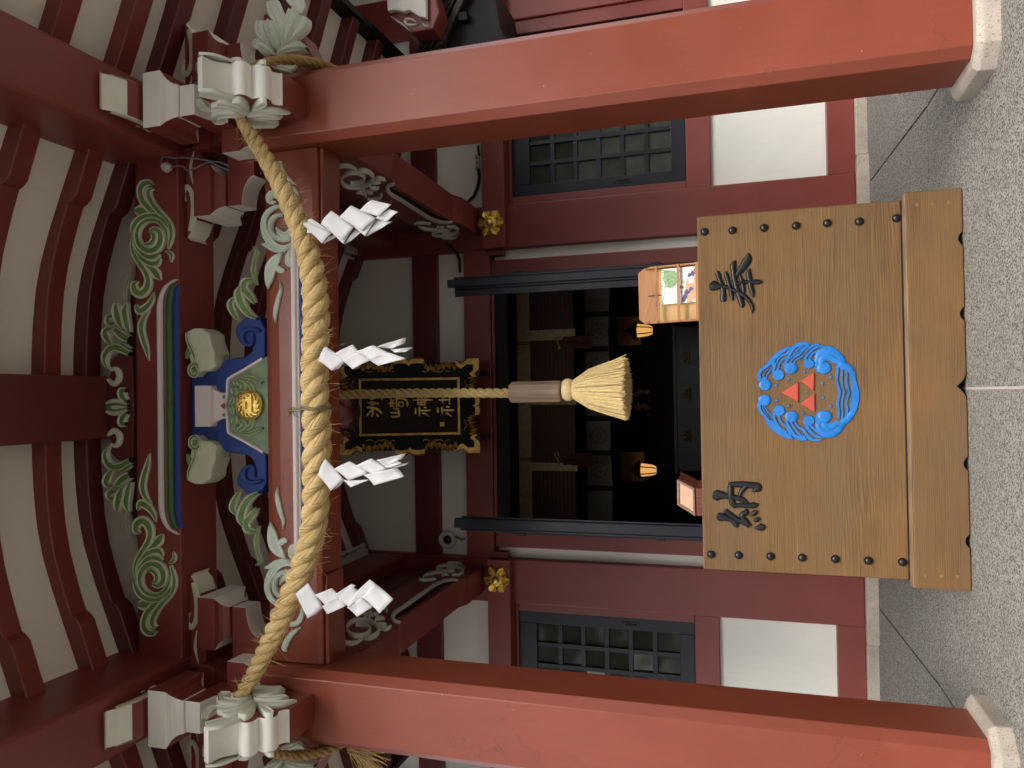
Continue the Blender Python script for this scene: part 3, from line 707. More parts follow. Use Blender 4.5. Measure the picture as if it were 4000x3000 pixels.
# tie beams from the pillars back to the hall, with side carving; board above them
for sg in (1, -1):
    cx = XC + sg * PX
    mb = MB()
    N = 40; rings = []
    for i in range(N + 1):
        y = 4.0 + (6.6 - 4.0) * i / N
        zb_ = 3.27 + 0.07 * (y - 4.0) / 2.6
        if 4.72 < y < 6.12: zb_ += 0.045 * min(1, (y - 4.72) / 0.1, (6.12 - y) / 0.1)
        rings.append([(cx - 0.118, y, zb_), (cx + 0.118, y, zb_), (cx + 0.118, y, 3.74), (cx - 0.118, y, 3.74)])
    mb.loft(rings)
    tie = mb.build('tie_beam', RED2, porch, 0.006); tie['label'] = ('right' if sg > 0 else 'left') + ' curved tie beam from pillar back to the hall wall'
    mb = MB(); mb.box(cx - 0.05, cx + 0.05, 4.0, 6.6, 3.742, 4.149); mb.build('side_board', REDD, porch)
    Xi = XC + PX - 0.1185
    TBc = crop(1200, 500, 800, 2212); f2 = onX(TBc, Xi)
    t3 = YZ(Xi, -1)
    if sg < 0: t3 = mirx(t3)
    mb = MB()
    st = lambda pts, ws, h=0.02: stroke(mb, pts, [v * 0.74 for v in ws], h, f2, t3, 6, ROUND, (0, 0))
    st([(465, 575), (520, 580), (590, 560), (620, 520), (580, 480), (500, 465), (420, 480), (370, 530), (390, 590), (460, 625), (560, 625), (660, 590), (710, 530), (690, 480), (620, 445), (550, 440)],
       [10, 26, 32, 34, 34, 34, 34, 36, 36, 36, 36, 40, 44, 44, 40, 10], 0.026)
    st([(540, 440), (460, 405), (380, 400), (300, 420)], [12, 40, 46, 40], 0.018)
    st([(715, 560), (760, 535), (820, 540), (850, 562)], [20, 44, 30, 4]); st([(700, 585), (740, 580), (795, 575)], [14, 34, 6])
    st([(670, 600), (690, 640), (740, 645), (780, 632)], [16, 40, 40, 6]); st([(600, 640), (620, 690), (640, 740)], [16, 70, 6])
    st([(530, 690), (570, 680), (610, 700)], [10, 50, 20]); st([(640, 670), (680, 690), (712, 680)], [14, 34, 6])
    st([(650, 758), (710, 762), (770, 748), (800, 722), (790, 698)], [6, 26, 34, 34, 8])
    mb.build('scroll_carving', [GREENW, GREENW], tie, smooth=40); mb = MB()
    st([(1455, 1135), (1500, 1130), (1540, 1118), (1530, 1100), (1470, 1098), (1400, 1110), (1350, 1128), (1370, 1150), (1440, 1160), (1530, 1150), (1610, 1120), (1630, 1085), (1590, 1065)],
       [8, 16, 20, 20, 20, 20, 22, 22, 22, 24, 26, 28, 10], 0.022)
    st([(1200, 1050), (1260, 1080), (1340, 1090), (1410, 1085)], [6, 34, 26, 6]); st([(1155, 1030), (1190, 1020), (1260, 1018), (1340, 1025)], [6, 26, 22, 4])
    st([(1400, 1055), (1430, 1068), (1475, 1062)], [6, 20, 4]); st([(1510, 1055), (1550, 1062), (1600, 1050)], [6, 22, 4])
    st([(1460, 1185), (1530, 1185), (1600, 1175), (1650, 1120)], [4, 20, 24, 8]); st([(1525, 1215), (1570, 1205), (1612, 1185)], [6, 34, 12])
    mb.build('scroll_carving', [GREENW, GREENW], tie, smooth=40)
    mb = MB()
    stroke(mb, [(945, 590), (885, 610), (862, 650), (900, 700), (1000, 760), (1150, 855), (1300, 950), (1400, 995), (1480, 1008), (1570, 1008)], [10, 26, 38, 40, 40, 38, 36, 30, 20, 6], 0.02, f2, t3, 6, ROUND, (0, 0))
    mb.build('brow_moulding', PINKW, tie, smooth=50)
    mb = MB()
    stroke(mb, [(950, 612), (905, 640), (925, 682), (1030, 742), (1175, 832), (1320, 925), (1415, 972), (1500, 990), (1560, 998)], [6, 26, 40, 46, 46, 40, 30, 18, 4], 0.006, f2, t3, 6, ROUND, (0, 0))
    mb.build('brow_dark_line', BLACKD, tie, smooth=50)

# ---- bracket sets over each pillar
def bearing_block(name, cx, cy, hx, hy, z0, zf, z1, front, side, parent, taper=0.78):
    """block with hollow-curved lower part; front faces (+-Y) and side faces (+-X) may differ in paint"""
    mb = MB(); rings = []
    for t in (0, 0.3, 0.6, 0.85, 1.0):
        k = taper + (1 - taper) * (1 - math.sqrt(max(0, 1 - t * t))) if t < 1 else 1.0
        z = z0 + (zf - z0) * t
        rings.append([(cx - hx * k, cy - hy * k, z), (cx + hx * k, cy - hy * k, z), (cx + hx * k, cy + hy * k, z), (cx - hx * k, cy + hy * k, z)])
    rings.append([(cx - hx, cy - hy, z1), (cx + hx, cy - hy, z1), (cx + hx, cy + hy, z1), (cx - hx, cy + hy, z1)])
    mb.loft(rings, True, True, 0, [0, 1, 0, 1])
    return mb.build(name, [front, side], parent, 0.003)
def arm(name, axis, cx, cy, half, wid, z0, z1, endm, sidem, parent):
    """bracket arm with rounded underside ends; axis 0 = along X, 1 = along Y"""
    R = 0.13; prof = [(-half, z1), (-half, z0 + 0.085)]
    for k in range(1, 7):
        a = k / 6 * math.pi / 2
        prof.append((-half + R * 1.25 * math.sin(a) * 1.0, z0 + 0.085 * math.cos(a)))
    prof += [(-p, z) for p, z in prof[::-1]]
    mb = MB()
    to3 = (lambda a, b, c: (cx + a, cy + c, b)) if axis == 0 else (lambda a, b, c: (cx + c, cy + a, b))
    n = len(prof)
    vs = [to3(a, b, -wid) for a, b in prof] + [to3(a, b, wid) for a, b in prof]
    fs = [list(range(n))[::-1], list(range(n, 2 * n))]; ms = [1, 1]
    for i in range(n):
        fs.append((i, (i + 1) % n, n + (i + 1) % n, n + i))
        ms.append(1 if i == n - 1 or (6 < i < n - 8) else 0)
    mb.add(vs, fs, ms)
    return mb.build(name, [endm, sidem], parent, 0.003)
def nose(name, axis, sgn, cx, cy, reach, wid, z0, z1, endm, sidem, parent):
    """small carved beam nose: bow-fronted white end with a curled lower lip"""
    prof = [(0.0, z0), (reach * 0.62, z0), (reach * 0.66, z0 + 0.018), (reach * 0.70, z0 + 0.022), (reach * 0.78, z0 + 0.045), (reach * 0.90, z0 + 0.07), (reach * 0.96, z0 + 0.10), (reach, z1 - 0.03), (reach * 0.97, z1), (0, z1)]
    mb = MB()
    to3 = (lambda a, b, c: (cx + sgn * a, cy + c, b)) if axis == 0 else (lambda a, b, c: (cx + c, cy + sgn * a, b))
    n = len(prof)
    vs = [to3(a, b, -wid) for a, b in prof] + [to3(a, b, wid) for a, b in prof]
    fs = [list(range(n))[::-1], list(range(n, 2 * n))]; ms = [1, 1]
    for i in range(n):
        fs.append((i, (i + 1) % n, n + (i + 1) % n, n + i)); ms.append(0 if 4 <= i <= 7 else 1)
    mb.add(vs, fs, ms)
    o = mb.build(name, [endm, sidem], parent, 0.004)
    # curl carved on both cheeks
    for s in (-1, 1):
        m2 = MB()
        pts = [(reach * 0.90, z0 + 0.085), (reach * 0.72, z0 + 0.055), (reach * 0.52, z0 + 0.065), (reach * 0.42, z0 + 0.10), (reach * 0.48, z0 + 0.125), (reach * 0.58, z0 + 0.11)]
        stroke(m2, pts, [0.03, 0.05, 0.035, 0.03, 0.026, 0.01], 0.006, lambda a, b: (a, b), lambda a, b, c: to3(a, b, s * (wid + c)), 5, ROUND, (0, 0))
        m2.build('curl', CREAM, o, smooth=50)
        m2 = MB()
        stroke(m2, [(reach * 0.05, z0 + 0.05), (reach * 0.22, z0 + 0.075), (reach * 0.40, z0 + 0.06)], [0.004, 0.022, 0.004], 0.005, lambda a, b: (a, b), lambda a, b, c: to3(a, b, s * (wid + c)), 5, ROUND, (0, 0))
        m2.build('leaf', CREAM, o, smooth=50)
    return o
K1c = crop(500, 0, 800, 2212)
XR = XC + PX
for sg in (1, -1):
    cx = XC + sg * PX; side = 'right' if sg > 0 else 'left'
    bearing_block('bearing_block', cx, PY, 0.212, 0.212, 3.60, 3.675, 3.79, RED2, WHITE, porch, 0.80)
    arm('bracket_arm', 0, cx, PY, 0.47, 0.07, 3.682, 3.86, WHITE, RED2, porch)
    arm('bracket_arm', 1, cx, PY, 0.455, 0.082, 3.684, 3.862, WHITE, RED2, porch)
    for dx in (-0.385, 0.0, 0.385):
        if dx: bearing_block('small_block', cx + dx, PY, 0.1475, 0.147, 3.863, 3.925, 4.035, RED2, WHITE, porch, 0.60)
    for dy in (-0.38, 0.0, 0.38):
        bearing_block('small_block', cx, PY + dy, 0.1475, 0.1475, 3.864, 3.925, 4.036, WHITE if dy < 0 else RED2, RED2, porch, 0.60)
    for s in (-1, 1): nose('carved_nose', 0, s, cx + s * 0.10, PY, 0.55, 0.075, 4.037, 4.148, NOSEW, RED2, porch)
    nose('carved_nose', 1, -1, cx, PY - 0.1, 0.62, 0.094, 4.038, 4.149, NOSEW, RED2, porch)
    nose('carved_nose', 1, 1, cx, PY + 0.1, 0.62, 0.094, 4.038, 4.149, NOSEW, RED2, porch)
    # forward beam end: red block, white lobed front, carved cheeks
    fp = lambda a, b: (lambda p: (p.y, p.z))(S(*K1c(a, b), X=XR))
    pts = []
    def lobe(p, q, hgt, n=7):
        for k in range(n):
            t = k / n; bx_ = p[0] + (q[0] - p[0]) * t; bz = p[1] + (q[1] - p[1]) * t
            dx, dz = q[0] - p[0], q[1] - p[1]; L = math.hypot(dx, dz)
            e = hgt * math.sin(math.pi * t) ** 0.75 if hgt > 0 else hgt * math.sin(math.pi * t)
            pts.append((bx_ + e * dz / L, bz - e * dx / L))
    tip, n1, n2, n3, end = fp(800, 780), fp(1090, 838), fp(1310, 862), fp(1530, 930), fp(1668, 962)
    n1 = (n1[0] + 0.035, n1[1] + 0.01); n2 = (n2[0] + 0.03, n2[1] + 0.008); n3 = (n3[0] + 0.018, n3[1])
    top = fp(690, 780)
    pts.append((3.60, 3.575)); pts.append((top[0] + 0.10, 3.585)); pts.append((top[0] + 0.035, top[1] - 0.005))
    lobe(tip, n1, -0.022); lobe(n1, n2, 0.050); lobe(n2, n3, 0.050); lobe(n3, end, -0.012)
    pts.append(end); nb_ = len(pts); pts += [(end[0] + 0.012, 3.2555), (3.602, 3.2555)]
    pts = [(a, b) for a, b in pts]
    n = len(pts); mb = MB(); wd = 0.083
    vs = [(cx - wd, a, b) for a, b in pts] + [(cx + wd, a, b) for a, b in pts]
    fs = [list(range(n))[::-1], list(range(n, 2 * n))]; ms = [1, 1]
    for i in range(n):
        fs.append((i, (i + 1) % n, n + (i + 1) % n, n + i)); ms.append(0 if 1 <= i < nb_ - 1 else 1)
    mb.add(vs, fs, ms)
    kb = mb.build('beam_end', [WHITE, RED2], porch, smooth=40); kb['label'] = side + ' white lobed beam end projecting forward from the pillar'
    # foliage carved in layers on both cheeks
    yz = lambda a, b: (a, b)
    for s in (-1, 1):
        m2 = MB()
        t3 = lambda a, b, c: (cx + s * (wd - 0.002 + c), a, b)
        fq = onX(K1c, XR - wd)
        for pts_, ws_, h_ in (([(1310, 1180), (1200, 1095), (1050, 1040), (900, 1005), (765, 985)], [20, 60, 80, 90, 60], 0.018),
                ([(1300, 1190), (1180, 1120), (1040, 1085), (960, 1075)], [16, 56, 64, 50], 0.030), ([(1290, 1205), (1150, 1145), (1010, 1120), (900, 1135)], [20, 64, 76, 50], 0.026),
                ([(1270, 1235), (1150, 1190), (1020, 1190), (940, 1215), (955, 1258), (1050, 1270)], [20, 60, 76, 80, 70, 20], 0.034), ([(930, 1175), (840, 1160), (780, 1110), (765, 1050)], [20, 66, 90, 60], 0.014),
                ([(1315, 1170), (1270, 1115), (1205, 1070), (1120, 1060)], [14, 60, 66, 30], 0.034), ([(1330, 1160), (1395, 1120), (1450, 1085), (1500, 1070)], [14, 60, 76, 30], 0.028),
                ([(1300, 1195), (1450, 1180), (1600, 1182), (1755, 1212)], [24, 50, 44, 4], 0.020), ([(1290, 1225), (1430, 1218), (1560, 1226), (1670, 1240)], [20, 46, 40, 4], 0.028),
                ([(1280, 1255), (1400, 1258), (1500, 1268), (1612, 1285)], [20, 46, 36, 4], 0.034), ([(1270, 1290), (1370, 1300), (1480, 1302), (1630, 1310)], [20, 40, 30, 4], 0.040), ([(1265, 1295), (1320, 1325), (1372, 1342)], [20, 56, 10], 0.040)):
            stroke(m2, pts_, ws_, h_, fq, t3, 5, LEAF, (0, 0))
        m2.build('leaf_carving', GREENW, kb, smooth=40)
    # beam end pointing sideways, carved as a spray of leaves
    mb = MB()
    mb.prism([(PX + PH + 0.001, 3.26), (PX + 0.30, 3.255), (PX + 0.34, 3.30), (PX + 0.46, 3.36), (PX + 0.58, 3.50), (PX + 0.60, 3.60), (PX + 0.45, 3.62), (PX + PH + 0.001, 3.60)], lambda a, b, c: (XC + sg * a, c, b), 3.72, 3.88)
    sk = mb.build('beam_end', RED2, porch, 0.006); sk['label'] = side + ' beam end pointing sideways, carved as pale green leaves'
    m2 = MB(); t3 = lambda a, b, c: (XC + sg * a, 3.721 - c, b)
    fq0 = onY(K1c, 3.70); fq = lambda a, b: (lambda p: (p[0] - XC, p[1]))(fq0(a, b))
    for pts_, ws_, h_ in (([(1660, 540), (1640, 250), (1580, 120), (1550, 10)], [20, 120, 160, 130], 0.030), ([(1600, 540), (1500, 430), (1430, 330), (1430, 220)], [20, 80, 130, 100], 0.030),
            ([(1640, 520), (1600, 400), (1555, 300), (1570, 235)], [20, 100, 160, 110], 0.045), ([(1640, 560), (1610, 450), (1580, 385), (1595, 345)], [16, 86, 116, 60], 0.060),
            ([(1600, 600), (1500, 520), (1430, 495), (1400, 540)], [20, 120, 150, 90], 0.050), ([(1560, 615), (1500, 570), (1465, 575)], [16, 84, 60], 0.064),
            ([(1700, 520), (1730, 350), (1775, 200), (1790, 110)], [20, 90, 140, 90], 0.045), ([(1720, 520), (1830, 380), (1900, 280), (1925, 200)], [20, 86, 120, 70], 0.055),
            ([(1620, 600), (1720, 530), (1830, 490), (1940, 530)], [16, 80, 96, 30], 0.050), ([(1640, 620), (1740, 580), (1850, 560), (1950, 565)], [16, 50, 50, 10], 0.060),
            ([(1560, 715), (1650, 720), (1750, 735), (1825, 700)], [30, 66, 76, 40], 0.030), ([(1590, 730), (1690, 755), (1785, 795)], [20, 60, 10], 0.040), ([(1690, 430), (1760, 180), (1830, 60), (1760, -40)], [20, 70, 150, 160], 0.022)):
        stroke(m2, pts_, ws_, h_, fq, t3, 5, LEAF, (0, 0))
    m2.build('leaf_carving', GREENW, sk, smooth=40)

# ---- carved strut between the two beams (blue frog-leg strut with crest)
KMc = crop(700, 1200, 500, 1185); YK = 3.735
f2 = onY(KMc, YK)
strut = root('frog_leg_strut', (XC, YK, 3.63), '', '')
for k in ('label', 'category'): del strut[k]
attach(strut, porch); strut.location = (XC, YK, 3.63)
half = [(340, 905), (338, 760), (335, 640), (350, 590), (388, 545), (395, 515), (420, 490), (520, 470), (610, 455), (660, 420), (682, 370), (690, 330), (640, 360), (600, 345), (545, 300), (515, 240), (520, 180), (550, 145), (585, 130), (600, 90), (650, 70), (740, 95), (790, 200), (790, 905)]
def symm(half):
    pl = [f2(a, b) for a, b in half]
    return pl
poly = symm(half); ax = XC + 0.0
polyR = [(max(x, ax), z) for x, z in poly]
full = polyR + [(2 * ax - x, z) for x, z in polyR[::-1]]
mb = MB(); mb.prism([p for p in full], lambda a, b, c: (a, c, b), YK, YK + 0.12)
mb.build('strut_board', BLUE, strut, 0.008)
mb = MB()
inner = [f2(a, b) for a, b in ((452, 905), (458, 700), (478, 665), (500, 640), (600, 585), (790, 470), (900, 420), (900, 905))]
innR = [(max(x, ax), z) for x, z in inner]; innR[0] = (ax, innR[0][1]); innR[-1] = (ax, innR[-1][1])
fulli = innR + [(2 * ax - x, z) for x, z in innR[-2:0:-1]]
mb.prism(fulli, lambda a, b, c: (a, c, b), YK - 0.012, YK - 0.0005); mb.build('strut_inset', paint('dull_green_ground', (0.17, 0.235, 0.14), 0.6, 0.3, 14, 60, 0.3), strut, 0.004)
for s in (1, -1):
    t3 = XZ(YK - 0.012)
    if s < 0: t3 = mirx(t3)
    mb = MB()
    stroke(mb, [(448, 900), (462, 800), (466, 700), (486, 655), (600, 590), (790, 475)], [16, 24, 26, 28, 28, 28], 0.014, f2, t3, 5, ROUND, (0, 0)); mb.build('strut_rim', PINKW, strut, smooth=50)
    mb = MB()
    st = lambda pts, ws, h=0.02: stroke(mb, pts, ws, h, f2, t3, 5)
    st([(600, 655), (660, 650), (730, 670), (790, 700)], [14, 34, 36, 20]); st([(580, 690), (620, 720), (610, 765), (580, 745)], [40, 60, 50, 10], 0.026)
    st([(620, 690), (670, 710), (700, 770), (690, 800)], [16, 40, 44, 14]); st([(530, 750), (540, 790), (530, 810)], [50, 66, 20], 0.022)
    st([(525, 830), (510, 870), (500, 900)], [20, 40, 20], 0.014); st([(560, 830), (570, 870), (540, 900)], [14, 46, 20], 0.012); st([(540, 690), (560, 720), (545, 700)], [30, 40, 10], 0.02)
    mb.build('leaf_carving', [CREAM, GREEN], strut, smooth=40)
    # scroll at the foot of the leg and the leaf beyond it
    mb = MB(); t4 = XZ(YK - 0.001)
    if s < 0: t4 = mirx(t4)
    stroke(mb, [(690, 250), (690, 330), (650, 350), (600, 320), (590, 260), (620, 215), (690, 200), (760, 220)], [30, 30, 38, 50, 54, 46, 38, 30], 0.022, f2, t4, 5, ROUND, (0, 0))
    mb.build('scroll', BLUE, strut, smooth=50)
    mb = MB()
    stroke(mb, [(740, 110), (660, 60), (600, -20), (570, -120), (590, -190)], [30, 70, 90, 90, 20], 0.03, f2, t4, 5); stroke(mb, [(570, 130), (520, 60), (490, -30), (530, -90)], [10, 60, 70, 20], 0.022, f2, t4, 5)
    stroke(mb, [(720, -30), (680, -90), (620, -160), (630, -230), (700, -250)], [30, 70, 80, 80, 30], 0.026, f2, t4, 5)
    stroke(mb, [(730, -200), (700, -330), (715, -450), (735, -520), (690, -560)], [20, 50, 40, 40, 10], 0.018, f2, t4, 5)
    mb.build('leaf_carving', [CREAM, GREEN], strut, smooth=40)
# gilt crest roundel
mb = MB(); cpt = S(*KMc(655, 905), Y=YK - 0.02); R0 = 0.086; cz = cpt.z - 0.002
cpt = (XC + 0.002, YK - 0.02, cz)
mb.lathe(cpt, (0, -1, 0), [(R0, 0), (R0, 0.012), (R0 * 0.90, 0.022), (R0 * 0.82, 0.010), (0, 0.010)], 36)
fr = lambda a, b: (cpt[0] + a, cpt[2] + b); t3 = XZ(cpt[1] - 0.013)
for k in range(12):
    a = math.pi / 12 + k * math.pi / 6
    c, s_ = math.cos(a), math.sin(a)
    pts = [(R0 * 0.8 * math.cos(a + 0.3), R0 * 0.8 * math.sin(a + 0.3)), (R0 * 0.72 * c, R0 * 0.72 * s_), (R0 * 0.6 * math.cos(a - 0.1), R0 * 0.6 * math.sin(a - 0.1)), (R0 * 0.66 * math.cos(a - 0.2), R0 * 0.66 * math.sin(a - 0.2))]
    stroke(mb, pts, [0.004, 0.012, 0.010, 0.003], 0.010, fr, t3, 4, ROUND, (0, 0))
def tri(mb, cx_, cz_, r, y, h, mi=0):
    p = [(cx_ + r * math.cos(math.pi / 2 + k * 2 * math.pi / 3), cz_ + r * math.sin(math.pi / 2 + k * 2 * math.pi / 3)) for k in range(3)]
    q = [(cx_ + (a - cx_) * 0.86, cz_ + (b - cz_) * 0.86) for a, b in p]
    mb.loft([[(a, y, b) for a, b in p], [(a, y - h * 0.7, b) for a, b in p], [(a, y - h, b) for a, b in q]], True, True, mi)
for dx, dz in ((0, 0.024), (-0.0208, -0.012), (0.0208, -0.012)): tri(mb, cpt[0] + dx * 1.12, cpt[2] + dz * 1.12, 0.0245, cpt[1] - 0.010, 0.014)
mb.build('crest_roundel', GOLD, strut, smooth=40)
# block and carved supports on top of the strut
zA, zB_ = S(*KMc(405, 905), Y=YK - 0.05).z, 4.10
bb = bearing_block('small_block', XC, YK + 0.06, 0.118, 0.118, zA + 0.008, zA + 0.085, 4.060, PINKW, PINKW, strut, 0.62)
mb = MB(); rc = (XC, YK - 0.042)
for dx, wd_, m_ in ((0, 0.026, 0), (-0.052, 0.014, 1), (0.052, 0.014, 1)):
    stroke(mb, [(dx, zA + 0.004), (dx, zA + 0.022), (dx, zA + 0.036 - abs(dx) * 0.2)], [wd_ * 1.6, wd_, 0.002], 0.004, lambda a, b: (XC + a, b), XZ(YK - 0.022), 4, FLATP, (m_, m_))
mb.build('painted_petals', [REDL, GREEN], bb, smooth=50)
mb = MB(); mb.box(XC - 0.215, XC + 0.215, YK + 0.02, YK + 0.12, zA + 0.01, 4.148); mb.build('bracket_arm', BLUE, strut, 0.006)
for s in (1, -1):
    t4 = XZ(YK - 0.005)
    if s < 0: t4 = mirx(t4)
    mb = MB()
    # rolled white scroll with green core
    pr = [f2(a, b) for a, b in ((115, 230), (180, 200), (250, 200), (325, 250), (330, 320), (372, 430), (365, 500), (388, 545), (330, 590), (240, 600), (200, 650), (150, 640), (130, 580), (150, 510), (120, 420))]
    if s < 0: pr = [(2 * XC - x, z) for x, z in pr]
    mb.prism(pr, lambda a, b, c: (a, c, b), YK - 0.045, YK + 0.10); o = mb.build('carved_support', CREAM, strut, 0.012, seg=3)
    mb = MB(); t5 = XZ(YK - 0.046)
    if s < 0: t5 = mirx(t5)
    stroke(mb, [(235, 600), (205, 640), (165, 620), (160, 560), (200, 525), (235, 545), (225, 585)], [16, 30, 34, 34, 32, 28, 8], 0.016, f2, t5, 5); dome(mb, 195, 580, 26, 26, 0.008, f2, t5, 1)
    stroke(mb, [(130, 240), (140, 320), (175, 400), (200, 470), (195, 500)], [16, 30, 34, 30, 10], 0.014, f2, t5, 5); stroke(mb, [(125, 480), (135, 430), (150, 400), (170, 440)], [20, 40, 40, 10], 0.01, f2, t5, 5, LEAF, (1, 1))
    mb.build('leaf_carving', [CREAM, GREEN], o, smooth=40)

# ---- carved board on the upper beam below the ridge
YB = 3.70
UCc = crop(380, 1480, 400, 1070); f2 = onY(UCc, YB)
top = root('ridge_carving', (XC, YB, 4.49), '', '')
for k in ('label', 'category'): del top[k]
attach(top, porch); top.location = (XC, YB, 4.49)
pl = [f2(a, b) for a, b in ((-150, 300), (-150, 600), (60, 612), (120, 600), (155, 690), (130, 760), (200, 840), (260, 870), (370, 820), (380, 300))]
pl = [(min(x, XC), z) for x, z in pl]
pl = [(XC, pl[0][1])] + pl[1:-1] + [(XC, pl[-1][1])]
mb = MB(); mb.prism(pl + [(2 * XC - x, z) for x, z in pl[::-1][1:-1]], lambda a, b, c: (a, c, b), YB + 0.001, YB + 0.14); mb.build('king_post', REDD, top, 0.004)
for s in (-1, 1):
    t3 = XZ(YB)
    if s > 0: t3 = mirx(t3)
    mb = MB(); st = lambda pts, ws, h=0.03: stroke(mb, pts, ws, h, f2, t3, 5)
    st([(155, 690), (110, 780), (130, 870), (200, 920), (290, 900), (370, 850)], [10, 60, 80, 90, 90, 60]); st([(270, 960), (310, 940), (380, 890)], [10, 50, 40])
    st([(190, 950), (150, 1000), (120, 1070), (150, 1110), (190, 1110)], [40, 80, 90, 70, 20], 0.03); st([(370, 1000), (300, 1040), (240, 1100), (230, 1115)], [80, 100, 70, 10], 0.036)
    st([(240, 1180), (190, 1170), (150, 1200), (170, 1245), (215, 1235)], [20, 70, 80, 60, 20]); st([(320, 1110), (270, 1200), (245, 1320), (260, 1390)], [20, 100, 90, 20], 0.036)
    st([(375, 1070), (340, 1180), (325, 1300), (360, 1390)], [40, 90, 90, 20], 0.028); st([(330, 1390), (320, 1500), (345, 1600), (365, 1680)], [24, 30, 26, 20], 0.012)
    mb.build('leaf_carving', [CREAM, GREEN], top, smooth=40)
    mb = MB(); stroke(mb, [(130, 590), (180, 540), (235, 580), (240, 650), (205, 700), (160, 680)], [30, 60, 60, 60, 50, 20], 0.02, f2, t3, 5, ROUND, (0, 0)); mb.build('cloud_curl', CREAM, top, smooth=50)
mb = MB(); t3 = XZ(YB)
fu = lambda a, b: (lambda p: (XC - (b - 300) * (S(*UCc(200, 300), Y=YB).x - S(*UCc(200, 301), Y=YB).x), p[1]))(f2(a, 300))
stroke(mb, [(68, 300), (130, 300), (220, 300), (345, 300)], [8, 130, 180, 60], 0.03, fu, t3, 5); 
for s in (-1, 1):
    stroke(mb, [(330, 300 + s * 60), (285, 300 + s * 110), (280, 300 + s * 165), (320, 300 + s * 175)], [50, 90, 96, 40], 0.024, fu, t3, 5)
stroke(mb, [(195, 300), (240, 300), (345, 300)], [40, 50, 8], 0.04, fu, t3, 5, ROUND, (0, 0))
mb.build('leaf_carving', [CREAM, GREEN], top, smooth=40)

# ================================================================== OFFERING BOX
BY = 4.17; BTOP = 1.258; BH = 0.954; BS = 0.058
box = root('offering_box', (0, BY + 0.45, 0), 'large brown wooden offering box with blue wave crest and two black characters', 'offering box')
mb = MB(); mb.box(-BH + 0.002, BH - 0.002, BY + BS + 0.022, BY + BS + 0.075, 0.20, BTOP); mb.build('front_panel', BOXW, box, 0.008, seg=3)
mb = MB(); mb.box(-BH + 0.012, BH - 0.012, BY + 0.86, BY + 0.91, 0.20, BTOP - 0.02); mb.build('back_panel', BOXW, box, 0.006)
WOODY = wood('cedar_side', (0.115, 0.062, 0.026), (0.315, 0.19, 0.085), 1, 11.0, 150, 0.62, 0.5, 0.1)
for s in (-1, 1):
    mb = MB(); mb.box(min(s * (BH - 0.06), s * (BH - 0.008)), max(s * (BH - 0.06), s * (BH - 0.008)), BY + BS + 0.076, BY + 0.859, 0.20, BTOP - 0.015); mb.build('side_panel', WOODY, box, 0.006)
for k in range(9):
    mb = MB(); y = BY + BS + 0.11 + k * 0.068; mb.box(-BH + 0.061, BH - 0.061, y, y + 0.035, BTOP - 0.10, BTOP - 0.05); mb.build('top_slat', BOXW, box, 0.004)
mb = MB(); mb.box(-BH + 0.06, BH - 0.06, BY + BS + 0.08, BY + 0.85, 0.30, 0.34); mb.build('inner_floor', BLACKD, box)
# plinth board with scalloped lower edge
sc_x = [(-0.973, 0.004)]
def notch(xn, wn, hn, cusp=False):
    out = []
    for k in range(9):
        t = k / 8; x = xn - wn + 2 * wn * t
        z = 0.004 + hn * (math.sin(math.pi * t) ** 0.8 if not cusp else (1 - abs(2 * t - 1)) ** 1.6)
        out.append((x, z))
    return out
f7 = crop(2600, 0, 1400, 1548); f8 = crop(2600, 1500, 1400, 1548)
nx = [S(*f7(1275, 1030), Y=BY).x, S(*f7(1285, 1355), Y=BY).x, S(*f8(1255, 10), Y=BY).x, S(*f8(1290, 345), Y=BY).x, S(*f8(1305, 680), Y=BY).x]
for i, xn in enumerate(sorted(nx)):
    if i == 2: sc_x += notch(xn, 0.06, 0.040, True)
    else: sc_x += notch(xn, 0.034, 0.019)
sc_x += [(0.970, 0.004), (0.970, 0.248), (-0.973, 0.248)]
mb = MB(); mb.prism(sc_x, lambda a, b, c: (a, c, b), BY, BY + BS + 0.02); mb.build('plinth_front', BASEW, box, 0.004)
for s in (-1, 1):
    mb = MB(); mb.box(min(s * 0.971, s * 0.925), max(s * 0.971, s * 0.925), BY + BS + 0.021, BY + 0.99, 0.004, 0.247); mb.build('plinth_side', WOODY, box, 0.005)
mb = MB(); mb.box(-0.92, 0.92, BY + 0.15, BY + 0.98, 0.03, 0.20); mb.build('inner_base', BLACKD, box)
WORN = wood('worn_ledge_wood', (0.16, 0.10, 0.055), (0.33, 0.225, 0.135), 0, 24.0, 210, 0.7, 0.4, 0.05)
mb = MB(); mb.box(-0.9715, 0.9695, BY + 0.003, BY + BS + 0.0205, 0.2482, 0.2545); mb.build('plinth_ledge', WORN, box, 0.002)
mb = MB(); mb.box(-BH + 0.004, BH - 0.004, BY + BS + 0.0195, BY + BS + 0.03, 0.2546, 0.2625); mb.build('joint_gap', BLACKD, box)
# square pegs in the plinth
for s in (-1, 1):
    for zz in (0.06, 0.13, 0.20):
        mb = MB(); xx = s * 0.905; mb.box(xx - 0.010, xx + 0.010, BY - 0.002, BY + 0.01, zz - 0.009, zz + 0.009); mb.build('peg', WOODY, box, 0.003)
